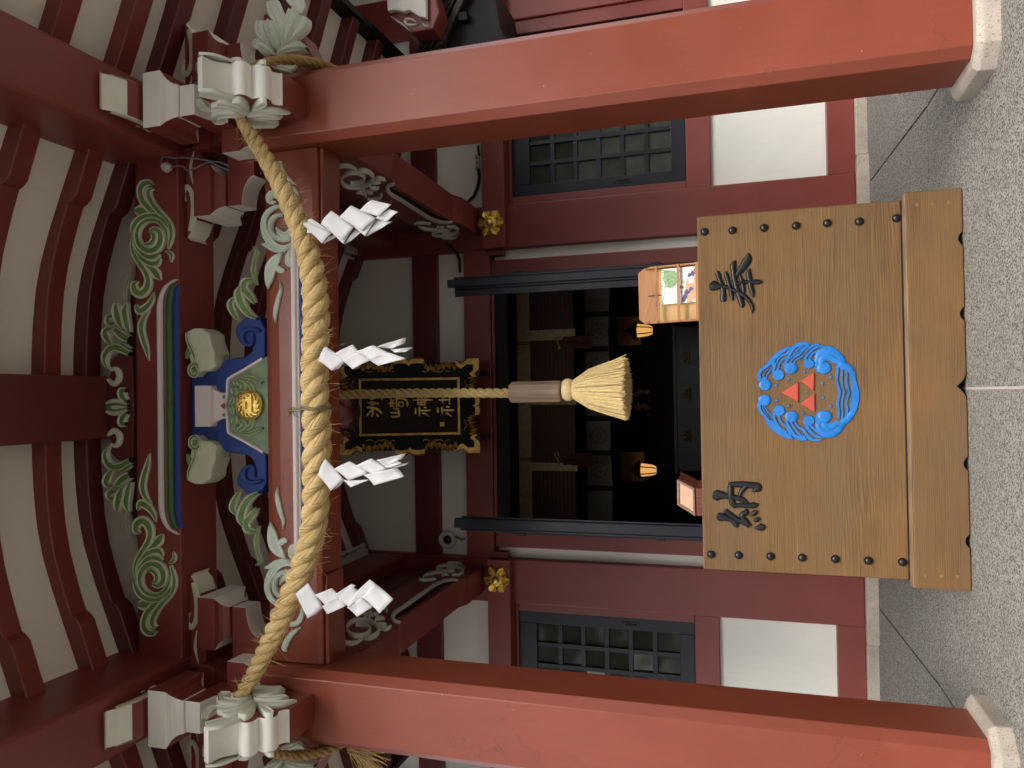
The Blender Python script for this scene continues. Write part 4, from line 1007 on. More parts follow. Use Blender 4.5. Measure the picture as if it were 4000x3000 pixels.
# iron studs
mb = MB(); mb.lathe((0, 0, 0), (0, -1, 0), [(0.0215, 0), (0.0215, 0.003), (0.0195, 0.009), (0.0145, 0.0145), (0.007, 0.0175), (0, 0.018)], 20)
stud0 = mb.build('stud', IRON, box, smooth=50)
c7 = [(168, 1001), (288, 995), (425, 984), (563, 975), (698, 964), (836, 957), (996, 942)]
c8 = [(197, 736), (315, 739), (453, 744), (590, 750), (733, 756), (876, 763), (1023, 769)]
first = True
for fcr, lst in ((f7, c7), (f8, c8)):
    for q in lst:
        p = S(*fcr(*q), Y=BY + BS + 0.021); loc = (p.x, BY + BS + 0.021, p.z)
        if first: stud0.location = loc; attach(stud0, box); first = False
        else: dup(stud0, loc, box)
YP = BY + BS + 0.0215
# the two characters in raised black strokes
def glyph(name, cr, strokes, label, h=0.012, parent=box, Y=YP, m=None):
    mb = MB(); f2 = onY(cr, Y); t3 = XZ(Y)
    for i, (pts, ws) in enumerate(strokes):
        stroke(mb, pts, [v * 1.14 for v in ws], h * (1 + 0.06 * (i % 4)), f2, t3, 5, ROUND, (0, 0))
    o = mb.build(name, m or KANJI, parent, smooth=50); o['label'] = label; return o
HO = crop(2720, 950, 300, 1659); NO = crop(2600, 1850, 600, 2212)
glyph('raised_character', HO, [
    ([(455, 595), (465, 660), (505, 790), (560, 930), (585, 1080), (580, 1200), (585, 1265)], [30, 100, 95, 100, 105, 130, 90]),
    ([(635, 608), (640, 665), (690, 830), (735, 1000), (765, 1130), (775, 1235)], [24, 84, 84, 86, 84, 60]),
    ([(845, 372), (800, 470), (800, 600), (825, 780), (880, 1000), (940, 1180), (985, 1320), (970, 1390)], [16, 120, 110, 100, 110, 115, 110, 40]),
    ([(285, 900), (340, 915), (440, 925), (570, 930), (720, 975), (860, 1040), (990, 1110), (1100, 1200), (1180, 1310), (1215, 1420), (1205, 1525)], [60, 190, 170, 80, 80, 90, 100, 90, 80, 70, 4]),
    ([(1132, 205), (1120, 330), (1050, 450), (960, 580), (880, 680), (800, 770), (725, 800)], [6, 150, 160, 130, 100, 70, 20]),
    ([(930, 690), (960, 760), (1000, 900), (1020, 1020), (1020, 1070)], [40, 70, 80, 84, 60]),
    ([(1160, 548), (1125, 640), (1145, 780), (1170, 920), (1210, 1060), (1225, 1170)], [20, 110, 105, 100, 100, 20]),
    ([(880, 900), (940, 860), (1050, 840), (1160, 835), (1290, 840), (1380, 835), (1435, 848)], [20, 70, 80, 90, 100, 80, 4]),
], 'raised black brush character on the right of the panel')
glyph('raised_character', NO, [
    ([(680, 300), (730, 310), (800, 310), (900, 325), (1010, 345), (1110, 375), (1180, 430)], [70, 140, 110, 70, 70, 70, 40]),
    ([(925, 120), (935, 200), (940, 320), (965, 420), (1000, 490)], [20, 74, 76, 80, 50]),
    ([(905, 150), (1000, 155), (1120, 155), (1230, 165), (1320, 185), (1330, 215), (1280, 240), (1245, 268)], [40, 76, 80, 86, 100, 90, 50, 4]),
    ([(1160, 185), (1110, 230), (1075, 290), (1050, 335)], [70, 66, 56, 16]),
    ([(985, 460), (1080, 455), (1180, 460), (1280, 455), (1335, 440)], [50, 60, 66, 76, 20]),
    ([(740, 600), (790, 620), (870, 640), (960, 670), (1010, 720), (1020, 772)], [60, 110, 80, 66, 90, 40]),
    ([(860, 510), (880, 550), (950, 600), (1040, 660), (1130, 705), (1190, 730), (1240, 735)], [40, 70, 66, 66, 70, 60, 14]),
    ([(1140, 515), (1165, 560), (1105, 590), (1110, 640), (1160, 700), (1190, 770)], [40, 70, 70, 66, 90, 30]),
    ([(1315, 535), (1275, 570), (1215, 615)], [30, 70, 6]),
    ([(1365, 655), (1320, 660), (1265, 680)], [20, 64, 24]),
    ([(1435, 760), (1390, 770), (1330, 780), (1275, 785)], [30, 96, 66, 6]),
], 'raised black brush character on the left of the panel')
# the wave crest
EM = crop(2900, 1300, 500, 1843); f2 = onY(EM, YP); t3 = XZ(YP)
crest = root('wave_crest', (0, YP, 0.8), '', '')
for k in ('label', 'category'): del crest[k]
attach(crest, box); crest.location = (0, YP, 0.8); crest['label'] = 'round blue wave crest with three red triangles'
mb = MB()
hE = 0.0075
def ES(pts, ws, h=hE): stroke(mb, pts, [v * 0.9 for v in ws], h * random.uniform(0.97, 1.05), f2, t3, 5, FLATP, (0, 0))
# upper half of the picture's crest (world right), then the lower half
ES([(330, 640), (270, 690), (240, 640), (245, 580), (290, 520), (360, 470), (420, 400), (500, 320), (600, 250), (705, 190)], [40, 70, 70, 56, 56, 64, 76, 70, 60, 8])
dome(mb, 325, 748, 92, 84, hE, f2, t3)
ES([(345, 690), (350, 620), (390, 560), (440, 500)], [30, 22, 22, 14]); ES([(290, 690), (310, 610), (350, 540), (420, 490)], [14, 14, 14, 12])
dome(mb, 518, 605, 86, 80, hE, f2, t3)
ES([(470, 620), (445, 560), (455, 480), (440, 420), (480, 330), (560, 270), (650, 210)], [60, 50, 60, 70, 60, 50, 30]); ES([(510, 545), (530, 450), (590, 380), (640, 350)], [44, 30, 26, 20]); ES([(470, 470), (510, 390), (560, 330), (640, 300), (670, 250), (700, 195)], [20, 30, 34, 40, 34, 8])
dome(mb, 695, 508, 100, 86, hE, f2, t3)
ES([(620, 520), (615, 440), (650, 370), (690, 290), (740, 210), (820, 165), (900, 160), (970, 165)], [60, 50, 50, 48, 60, 70, 60, 30]); ES([(680, 500), (700, 410), (760, 350), (830, 300), (880, 230), (960, 180)], [30, 24, 26, 40, 60, 40]); ES([(735, 470), (760, 400), (830, 360), (890, 310)], [30, 26, 30, 20]); ES([(650, 380), (730, 330), (790, 240), (850, 190)], [20, 26, 30, 40]); ES([(700, 400), (745, 350), (815, 260), (870, 210)], [10, 16, 20, 20])
dome(mb, 952, 445, 84, 74, hE, f2, t3)
ES([(895, 450), (900, 380), (930, 320), (1000, 250), (1080, 200), (1185, 190)], [50, 50, 46, 40, 50, 6]); ES([(960, 390), (1000, 310), (1080, 260), (1190, 190)], [40, 40, 30, 6]); ES([(900, 290), (940, 240), (1020, 180), (1100, 165)], [20, 34, 40, 20])
dome(mb, 1175, 505, 106, 90, hE, f2, t3)
ES([(1120, 560), (1080, 470), (1085, 380), (1130, 300), (1230, 270), (1330, 320), (1410, 400), (1440, 470), (1520, 500), (1580, 580), (1600, 700), (1630, 800), (1640, 860)], [90, 90, 110, 150, 190, 180, 160, 130, 120, 100, 90, 90, 90])
ES([(1150, 480), (1140, 400), (1200, 350), (1300, 370), (1380, 430)], [100, 120, 130, 120, 80])
ES([(1370, 450), (1365, 560), (1355, 660), (1375, 760), (1400, 850), (1385, 930), (1370, 1030), (1385, 1130), (1375, 1230)], [44, 46, 44, 44, 46, 44, 44, 44, 50])
ES([(1420, 470), (1435, 560), (1430, 660), (1440, 760), (1462, 850), (1445, 930), (1430, 1040), (1440, 1130), (1435, 1240)], [36, 32, 30, 30, 30, 30, 30, 32, 34])
ES([(1480, 500), (1500, 580), (1495, 680), (1510, 770), (1532, 850), (1515, 920), (1495, 1020), (1510, 1100), (1490, 1200)], [40, 34, 32, 34, 36, 34, 34, 36, 40])
ES([(1545, 560), (1580, 660), (1600, 760), (1612, 850), (1605, 940), (1590, 1040), (1570, 1140)], [40, 70, 80, 90, 90, 80, 50])
ES([(1640, 850), (1640, 950), (1620, 1050), (1580, 1150), (1520, 1230), (1450, 1290), (1380, 1370), (1300, 1430), (1200, 1450), (1120, 1390), (1090, 1290), (1100, 1200), (1150, 1150)], [90, 90, 90, 100, 110, 120, 150, 160, 130, 110, 100, 100, 100])
ES([(1400, 1280), (1330, 1330), (1250, 1360), (1180, 1330), (1150, 1260)], [80, 120, 130, 120, 90])
dome(mb, 1185, 1205, 104, 88, hE, f2, t3)
dome(mb, 318, 970, 94, 82, hE, f2, t3); dome(mb, 525, 1120, 88, 82, hE, f2, t3); dome(mb, 706, 1205, 98, 82, hE, f2, t3); dome(mb, 955, 1265, 86, 76, hE, f2, t3)
ES([(260, 980), (240, 1050), (270, 1140), (340, 1220), (380, 1290), (440, 1370), (530, 1440), (620, 1490), (730, 1545)], [70, 60, 50, 56, 76, 80, 70, 60, 6])
ES([(310, 1050), (350, 1120), (410, 1180), (440, 1220)], [20, 20, 20, 14]); ES([(280, 1060), (330, 1150), (400, 1230)], [14, 14, 14])
ES([(465, 1150), (450, 1210), (480, 1290), (540, 1370), (640, 1430)], [50, 56, 50, 40, 24]); ES([(520, 1190), (550, 1270), (620, 1340), (660, 1400), (690, 1480), (730, 1545)], [40, 30, 30, 34, 34, 6]); ES([(400, 1260), (500, 1370), (600, 1430), (690, 1500)], [60, 40, 40, 40])
ES([(640, 1220), (640, 1300), (690, 1390), (740, 1470), (830, 1520), (920, 1530)], [60, 50, 56, 66, 70, 50]); ES([(690, 1260), (730, 1340), (790, 1420), (850, 1490), (900, 1500)], [26, 30, 34, 50, 30]); ES([(750, 1270), (800, 1350), (880, 1400), (930, 1470), (1000, 1510)], [30, 34, 50, 44, 20])
ES([(905, 1290), (930, 1360), (1000, 1440), (1080, 1490), (1190, 1510)], [50, 60, 40, 40, 6]); ES([(970, 1330), (1040, 1390), (1110, 1450), (1190, 1510)], [44, 44, 40, 6]); ES([(900, 1430), (960, 1520), (1060, 1545), (1140, 1530)], [20, 50, 44, 20])
mb.build('wave_ring', BLUEL, crest, smooth=45)
for a, b in ((484, 755), (664, 663), (892, 562), (1268, 641), (1150, 729), (1157, 932), (1266, 1052), (872, 1155), (668, 1049), (490, 972)):
    mb = MB(); dome(mb, a, b, 19, 19, 0.008, f2, t3, 0, 12); mb.build('spray_drop', BLUEL, crest, smooth=50)
for tr in (((558, 862), (808, 705), (806, 1005)), ((826, 695), (1036, 568), (1030, 840)), ((828, 1018), (1042, 868), (1044, 1146))):
    P_ = [f2(*q) for q in tr]; gx = sum(p[0] for p in P_) / 3; gz_ = sum(p[1] for p in P_) / 3
    mb = MB(); mb.loft([[(gx + (x - gx) * k, YP - h, gz_ + (z - gz_) * k) for x, z in P_] for k, h in ((1, 0), (0.98, 0.007), (0.86, 0.010))], True, True)
    mb.build('red_scale', REDL, crest, 0.0015)

# ================================================================== pamphlet rack on the offering box
RKc = crop(2400, 950, 400, 1896); YR = BY + BS + 0.26
f2 = onY(RKc, YR)
pa, pb = f2(1545, 330), f2(1550, 1440)
rw = (pa[0] - pb[0]); rx = (pa[0] + pb[0]) / 2; rz = BTOP - 0.05
rack = root('pamphlet_rack', (rx, YR, rz), 'small open wooden rack holding leaflets on top of the offering box', 'rack')
zt = f2(395, 800)[1]; H = zt - rz
hw = rw / 2 * 0.97; hb = rw / 2 * 1.035
lean = 0.14
def rk(x, y, z): 
    """rack coordinates: x across, y back, z up; the back leans away and the rack turns slightly"""
    c, s = math.cos(rad(-3)), math.sin(rad(-3))
    y2 = y + lean * z; 
    return (rx + x * c - y2 * s - 0.02 * z, YR + x * s + y2 * c, rz + z)
def rbox(mb, x0, x1, y0, y1, z0, z1, mi=0):
    mb.add([rk(x, y, z) for x, y, z in ((x0, y0, z0), (x1, y0, z0), (x1, y1, z0), (x0, y1, z0), (x0, y0, z1), (x1, y0, z1), (x1, y1, z1), (x0, y1, z1))],
           [(0, 3, 2, 1), (4, 5, 6, 7), (0, 1, 5, 4), (1, 2, 6, 5), (2, 3, 7, 6), (3, 0, 4, 7)], mi)
mb = MB(); poly = [(-hw, 0), (hw, 0), (hw, H - 0.035), (hw - 0.025, H), (-hw + 0.03, H), (-hw, H - 0.035)]
mb.prism(poly, lambda a, b, c: rk(a, c, b), 0.062, 0.072); mb.build('back_board', RACKW, rack, 0.002)
mb = MB(); rbox(mb, -hw + 0.012, hw - 0.012, 0.058, 0.0618, 0.03, H * 0.70); mb.build('inner_panel', RACKB, rack)
for s in (-1, 1):
    mb = MB(); x0, x1 = sorted((s * hw, s * (hw - 0.010)))
    mb.add([rk(*q) for q in ((x0, 0, 0), (x1, 0, 0), (x1, 0.0615, 0), (x0, 0.0615, 0), (x0, 0.0, H * 0.82), (x1, 0.0, H * 0.82), (x1, 0.0615, H * 0.90), (x0, 0.0615, H * 0.90))],
           [(0, 3, 2, 1), (4, 5, 6, 7), (0, 1, 5, 4), (1, 2, 6, 5), (2, 3, 7, 6), (3, 0, 4, 7)])
    mb.build('side', RACKW, rack, 0.0015)
slats = []
for z0, z1 in ((0.05, 0.05 + 0.028), (H * 0.405, H * 0.405 + 0.014), (H * 0.71, H * 0.71 + 0.014)):
    mb = MB(); rbox(mb, -hw - 0.001, hw + 0.001, -0.008, -0.0005, z0, z1); slats.append(mb.build('front_slat', RACKW, rack, 0.0015))
mb = MB(); rbox(mb, -hw + 0.011, hw - 0.011, 0.0, 0.06, 0.035, 0.042); mb.build('shelf', RACKB, rack)
mb = MB(); rbox(mb, -0.003, 0.003, 0.0545, 0.0575, H * 0.5, H * 0.86); mb.build('slot', INK, rack)
def text_on(txt, name, size, mat, parent, matrix, extrude=0.0004):
    cu = bpy.data.curves.new(name, 'FONT'); cu.body = txt; cu.size = size; cu.extrude = extrude; cu.align_x = 'CENTER'; cu.align_y = 'CENTER'
    t = bpy.data.objects.new(name, cu); C0.objects.link(t)
    dg = bpy.context.evaluated_depsgraph_get(); me = bpy.data.meshes.new_from_object(t.evaluated_get(dg)); me.name = name
    bpy.data.objects.remove(t); me.transform(matrix); me.materials.clear(); me.materials.append(mat)
    o = bpy.data.objects.new(name, me); C0.objects.link(o); attach(o, parent); return o
try:
    p0 = Vector(rk(0, -0.0092, H * 0.71 + 0.007)); ex = (Vector(rk(1, -0.0092, H * 0.71)) - Vector(rk(0, -0.0092, H * 0.71))).normalized()
    ez = (Vector(rk(0, -0.0092, 1)) - Vector(rk(0, -0.0092, 0))).normalized(); en = ex.cross(ez)
    mt = Matrix((ex, ez, en)).transposed().to_4x4(); mt.translation = p0
    text_on('ご 自 由 に お 持 ち 下 さ い 。', 'lettering', 0.0125, INK, slats[2], mt)
except Exception as e: print('text', e)
# leaflets in the rack
def leaflet_mat():
    m, nt, n, b = nodes_of('printed_leaflet')
    v = coords(nt)
    f = noise(nt, v, 26, 5, 0.6); g = noise(nt, v, 60, 4, 0.7)
    col = ramp(nt, f, [(0.34, (0.10, 0.22, 0.06)), (0.42, (0.30, 0.42, 0.16)), (0.50, (0.86, 0.86, 0.82)), (0.62, (0.88, 0.86, 0.84)), (0.68, (0.62, 0.22, 0.16)), (0.76, (0.05, 0.05, 0.20))])
    col = mixc(nt, ramp(nt, g, [(0.62, (0, 0, 0)), (0.66, (1, 1, 1))]), col, (0.04, 0.04, 0.14, 1))
    nt.links.new(col, b.inputs['Base Color']); b.inputs['Roughness'].default_value = 0.3
    return m
LEAFM = leaflet_mat()
lx0, lx1 = hw - 0.225, hw - 0.018; lz0, lz1 = 0.045, H * 0.66
leaf = root('leaflet_stack', rk((lx0 + lx1) / 2, 0.03, lz0), 'stack of colourful printed leaflets standing in the wooden rack', 'leaflets')
mb = MB(); rbox(mb, lx0, lx1, 0.022, 0.052, lz0, lz1); mb.build('paper_block', PAPER, leaf, 0.001)
mb = MB(); mb.add([rk(lx0 + 0.001, 0.0213, lz0), rk(lx1 - 0.001, 0.0213, lz0), rk(lx1 - 0.001, 0.0213, lz1), rk(lx0 + 0.001, 0.0213, lz1)], [(0, 1, 2, 3)]); mb.build('cover_print', LEAFM, leaf, fix=False)
ORNG = paint('leaflet_orange', (0.75, 0.36, 0.20), 0.35, 0.2, 40, 60, 0)
GRN2 = paint('leaflet_green', (0.20, 0.36, 0.13), 0.35, 0.5, 60, 60, 0)
NAVY = paint('leaflet_navy', (0.045, 0.045, 0.16), 0.35, 0.3, 60, 60, 0)
REDP = paint('leaflet_red', (0.7, 0.05, 0.04), 0.35, 0.1, 60, 60, 0)
lw = lx1 - lx0; lh = lz1 - lz0
def lpoly(name, pts, m, d):
    mb = MB(); mb.add([rk(lx0 + a * lw, 0.0213 - d, lz0 + b * lh) for a, b in pts], [list(range(len(pts)))]); mb.build(name, m, leaf, fix=False)
lpoly('cover_deck', [(0.02, 0.02), (0.70, 0.02), (0.80, 0.33), (0.30, 0.44), (0.06, 0.40)], ORNG, 0.0002)
lpoly('cover_white', [(0.06, 0.56), (0.42, 0.52), (0.46, 0.90), (0.04, 0.98)], PAPER, 0.0003)
lpoly('cover_page', [(0.55, 0.18), (0.78, 0.20), (0.74, 0.34), (0.52, 0.32)], PAPER, 0.0004)
lpoly('cover_foliage', [(0.45, 0.70), (0.62, 0.58), (0.92, 0.64), (0.97, 0.93), (0.70, 0.96), (0.50, 0.88)], GRN2, 0.0003)
for a, b, r in ((0.30, 0.36, 0.08), (0.17, 0.42, 0.07), (0.08, 0.46, 0.06), (0.38, 0.26, 0.06), (0.80, 0.22, 0.07), (0.90, 0.12, 0.08), (0.76, 0.30, 0.05)):
    lpoly('cover_figure', [(a + r * (1 + 0.25 * math.sin(k * 2.3 + a * 9)) * math.cos(k * math.pi / 5), b + r * 0.9 * (1 + 0.25 * math.cos(k * 1.7)) * math.sin(k * math.pi / 5)) for k in range(10)], NAVY, 0.0005)
lpoly('cover_dot', [(0.84 + 0.045 * math.cos(k * math.pi / 5), 0.14 + 0.05 * math.sin(k * math.pi / 5)) for k in range(10)], REDP, 0.0007)

# small old box at the left of the offering box
SBc = crop(2600, 1850, 600, 2212); YS = BY + BS + 0.28
f2 = onY(SBc, YS)
sx, sz = f2(440, 400); sb = root('small_wooden_box', (sx, YS, BTOP - 0.05), 'small old reddish wooden box with a framed paper front on the offering box', 'box')
A = [f2(168, 92), f2(432, 205), f2(445, 602), f2(172, 465)]
# frame the sloping front: corners top-right, bottom-right, bottom-left, top-left (as seen)
yb = [YS + 0.05, YS - 0.02, YS - 0.02, YS + 0.05]
A3 = [Vector((a[0], y, a[1])) for a, y in zip(A, yb)]
def quad3(u, v, d=0.0):
    t = A3[3].lerp(A3[0], u); bt = A3[2].lerp(A3[1], u); p = t.lerp(bt, v)
    nn = (A3[0] - A3[3]).cross(A3[2] - A3[3]).normalized()
    if nn.y > 0: nn = -nn
    return p + nn * d
def qslab(mb, u0, u1, v0, v1, d0, d1):
    mb.add([quad3(u, v, d) for d in (d0, d1) for u, v in ((u0, v0), (u1, v0), (u1, v1), (u0, v1))], [(0, 3, 2, 1), (4, 5, 6, 7), (0, 1, 5, 4), (1, 2, 6, 5), (2, 3, 7, 6), (3, 0, 4, 7)])
SMF = wood('worn_frame_wood', (0.20, 0.115, 0.07), (0.40, 0.27, 0.18), 2, 14.0, 160, 0.6, 0.3, 0.1)
for r in ((0, 1, 0, 0.13), (0, 1, 0.90, 1), (0, 0.10, 0.131, 0.899), (0.90, 1, 0.131, 0.899)):
    mb = MB(); qslab(mb, *r, 0.0, 0.012); mb.build('frame_rail', SMF, sb, 0.002)
mb = MB(); qslab(mb, 0.101, 0.899, 0.131, 0.899, -0.006, 0.002); mb.build('paper_panel', paint('aged_pink_paper', (0.62, 0.36, 0.24), 0.6, 0.1, 20, 60, 0.05), sb)
mb = MB(); qslab(mb, 0.101, 0.899, 0.135, 0.175, 0.0025, 0.0035); mb.build('paper_strip', paint('aged_cream_paper', (0.66, 0.52, 0.33), 0.6, 0.1), sb)
mb = MB()
bk = Vector((0.03, 0.15, 0.0))
c4 = [quad3(0, 0, -0.007), quad3(1, 0, -0.007), quad3(1, 1, -0.007), quad3(0, 1, -0.007)]
mb.add(c4 + [p + bk for p in c4], [(0, 1, 2, 3), (4, 7, 6, 5), (0, 4, 5, 1), (1, 5, 6, 2), (2, 6, 7, 3), (3, 7, 4, 0)]); mb.build('body', SMALLW, sb, 0.003)
lo = [quad3(0, 1, 0.0), quad3(1, 1, 0.0), quad3(1, 1, 0.0) + bk, quad3(0, 1, 0.0) + bk]
mb = MB(); mb.add([p + Vector((0, 0, -0.003)) for p in lo] + [Vector((p.x, p.y, BTOP - 0.05)) for p in lo], [(0, 1, 2, 3), (4, 7, 6, 5), (0, 4, 5, 1), (1, 5, 6, 2), (2, 6, 7, 3), (3, 7, 4, 0)]); mb.build('lower_case', SMALLW, sb, 0.003)

# ================================================================== ROPES
def rope_mesh(path, radii, strands, pitch, steps_per=34, ring=9, sr=0.56, so_=0.50, phase=0.0, wob=0.02, rel=0.0):
    P = [Vector(p) for p in path]
    Q = catmull([tuple(p) + (r,) for p, r in zip(P, radii)], 14)
    L = [0.0]
    for a, b in zip(Q, Q[1:]): L.append(L[-1] + (Vector(b[:3]) - Vector(a[:3])).length)
    total = L[-1]; n = max(8, int(total / pitch * steps_per))
    pts = []; k = 0
    for i in range(n + 1):
        s = total * i / n
        while k < len(L) - 2 and L[k + 1] < s: k += 1
        t = (s - L[k]) / max(1e-9, L[k + 1] - L[k])
        a, b = Q[k], Q[k + 1]; pts.append((Vector(a[:3]).lerp(Vector(b[:3]), t), a[3] + (b[3] - a[3]) * t, s))
    frames = []; N = None
    for i, (p, r, s) in enumerate(pts):
        T = (pts[min(i + 1, n)][0] - pts[max(i - 1, 0)][0]).normalized()
        if N is None: N = T.orthogonal().normalized()
        N = (N - T * N.dot(T)).normalized(); frames.append((p, r, s, T, N, T.cross(N)))
    ang = [0.0]
    for i in range(1, len(frames)):
        ds = frames[i][2] - frames[i - 1][2]; ang.append(ang[-1] + 2 * math.pi * ds / (pitch if not rel else rel * frames[i][1]))
    mb = MB(); mb.uv = []
    for q in range(strands):
        rings = []; ph0 = phase + 2 * math.pi * q / strands
        cs = []
        for (p, r, s, T, N, B), an_ in zip(frames, ang):
            a = ph0 + an_
            w_ = 1 + wob * math.sin(s * 23 + q * 2.1) + wob * math.sin(s * 61 + q)
            cs.append((p + (N * math.cos(a) + B * math.sin(a)) * r * so_ * w_, r * sr * (1 + wob * math.sin(s * 37 + q * 4)), s))
        for i, (c, r, s) in enumerate(cs):
            T = (cs[min(i + 1, n)][0] - cs[max(i - 1, 0)][0]).normalized()
            ctr = frames[i][0]; u = (c - ctr); u = (u - T * u.dot(T)).normalized(); v = T.cross(u)
            rings.append([c + (u * math.cos(2 * math.pi * j / ring) + v * math.sin(2 * math.pi * j / ring)) * r for j in range(ring)])
            for j in range(ring):
                jj = j if j <= ring / 2 else ring - j
                mb.uv.append((s * 1.15 + q * 3.3, jj / ring * 2 * math.pi * r))
        mb.loft(rings, True, True)
    return mb
def hairs(mb, path, radii, count, l0, l1, r=0.0007, droop=0.3, seed=1, out=1.0):
    rnd = random.Random(seed)
    Q = catmull([tuple(p) + (rr,) for p, rr in zip(path, radii)], 10)
    for _ in range(count):
        i = rnd.randrange(len(Q) - 1); p = Vector(Q[i][:3]); T = (Vector(Q[i + 1][:3]) - p).normalized()
        a = T.orthogonal().normalized(); b = T.cross(a); th = rnd.uniform(0, 2 * math.pi)
        d = a * math.cos(th) + b * math.sin(th)
        l = rnd.uniform(l0, l1); dr = (d * out + T * rnd.uniform(-1.3, 1.3)).normalized()
        s = p + d * Q[i][3] * 0.9
        mb.tube([s, s + dr * l * 0.5 + Vector((0, 0, -droop * l * 0.1)), s + dr * l + Vector((0, 0, -droop * l * rnd.uniform(0.2, 0.7)))], r, 3, 0, r * 0.4)
K4 = 4000 / 2212
shim = root('sacred_straw_rope', (XC, 3.40, 3.2), 'thick twisted straw rope hanging in a curve between the two pillars', 'rope')
RP = [(512, 232, 0.030), (523, 262, 0.036), (548, 300, 0.047), (579, 350, 0.054), (607, 400, 0.060), (631, 450, 0.064), (652, 505, 0.068), (669, 560, 0.072), (680, 620, 0.077), (683, 690, 0.081), (681, 760, 0.083), (680, 830, 0.083), (684, 900, 0.084), (685, 960, 0.085), (684, 1030, 0.084), (682, 1090, 0.081), (675, 1150, 0.079), (662, 1200, 0.076), (644, 1250, 0.073), (623, 1300, 0.068), (601, 1350, 0.064), (577, 1400, 0.058), (552, 1450, 0.052), (528, 1490, 0.044), (514, 1516, 0.036)]
path = [S(x * K4, y * K4, Y=3.42) for x, y, r in RP]; radii = [r * 0.83 for _, _, r in RP]
rope_mesh(path, radii, 3, 0.28, 34, 11, 0.545, 0.53, 0.6, 0.025, 4.1).build('rope', STRAW, shim, smooth=60)
mb = MB(); hairs(mb, path, radii, 620, 0.02, 0.085, 0.0010, 0.3, 3)
o = mb.build('loose_straw', FIBRE, shim, fix=False); o['kind'] = 'stuff'
# green twine tied round the middle with a knot
c = S(684 * K4, 882 * K4, Y=3.42)
mb = MB()
for d in (-0.006, 0.006):
    mb.tube([c + Vector((d + 0.004 * math.sin(3 * t), -0.079 * math.cos(t), 0.077 * math.sin(t))) for t in [2 * math.pi * k / 28 for k in range(29)]], 0.0045, 6)
tw = mb.build('twine_tie', TWINE, shim, smooth=60)
kp = S(630 * K4, 884 * K4, Y=3.40)
mb = MB()
for d in (-0.003, 0.004):
    mb.tube([c + Vector((d, -0.03, 0.075)), c.lerp(kp, 0.6) + Vector((d, -0.02, 0.02)), kp + Vector((d, 0, 0))], 0.004, 6)
rnd = random.Random(5)
for k in range(26):
    e = kp + Vector((rnd.uniform(-0.055, 0.02), rnd.uniform(-0.02, 0.02), rnd.uniform(-0.045, 0.02)))
    mb.tube([kp + Vector((rnd.uniform(-0.006, 0.006), 0, rnd.uniform(-0.006, 0.006))), kp.lerp(e, 0.5) + Vector((rnd.uniform(-0.01, 0.01), 0, rnd.uniform(-0.01, 0.01))), e], 0.0035, 5, 0, 0.0012)
mb.build('twine_knot', TWINE, shim, smooth=60)
# thinner tails wrapped round the outside of each pillar head
for sg in (1, -1):
    cx = XC + sg * PX
    for j, dz in enumerate((0.0, -0.045)):
        pth = [Vector((cx + sg * 0.02, 3.30, 3.41 + dz)), Vector((cx + sg * 0.12, 3.36, 3.415 + dz)), Vector((cx + sg * 0.21, 3.50, 3.36 + dz)), Vector((cx + sg * 0.245, 3.66, 3.27 + dz)), Vector((cx + sg * 0.235, 3.82, 3.19 + dz)), Vector((cx + sg * 0.225, 3.98, 3.14 + dz))]
        rr = [0.024, 0.024, 0.023, 0.023, 0.022, 0.022]
        rope_mesh(pth, rr, 3, 0.13, 26, 7, 0.56, 0.5, j).build('rope_tail', MANILA, shim, smooth=60)
    mb = MB(); hairs(mb, pth, rr, 60, 0.015, 0.05, 0.0006, 0.3, 9); o = mb.build('loose_straw', FIBRE, shim, fix=False); o['kind'] = 'stuff'
# frayed end hanging behind the left pillar
mb = MB(); rnd = random.Random(8); a0 = S(1100 + 745 * 0.36166, 2600 + 870 * 0.36166, Y=3.95)
for k in range(64):
    e = S(1100 + rnd.uniform(860, 1180) * 0.36166, 2600 + rnd.uniform(900, 1330) * 0.36166, Y=3.95 + rnd.uniform(-0.05, 0.05))
    s = a0 + Vector((rnd.uniform(-0.03, 0.03), rnd.uniform(-0.03, 0.03), rnd.uniform(-0.02, 0.02)))
    mb.tube([s, s.lerp(e, 0.5) + Vector((rnd.uniform(-0.01, 0.01), 0, rnd.uniform(-0.01, 0.01))), e], 0.0026, 4, 0, 0.0016)
o = mb.build('frayed_end', FIBRE, shim, fix=False); o['kind'] = 'stuff'

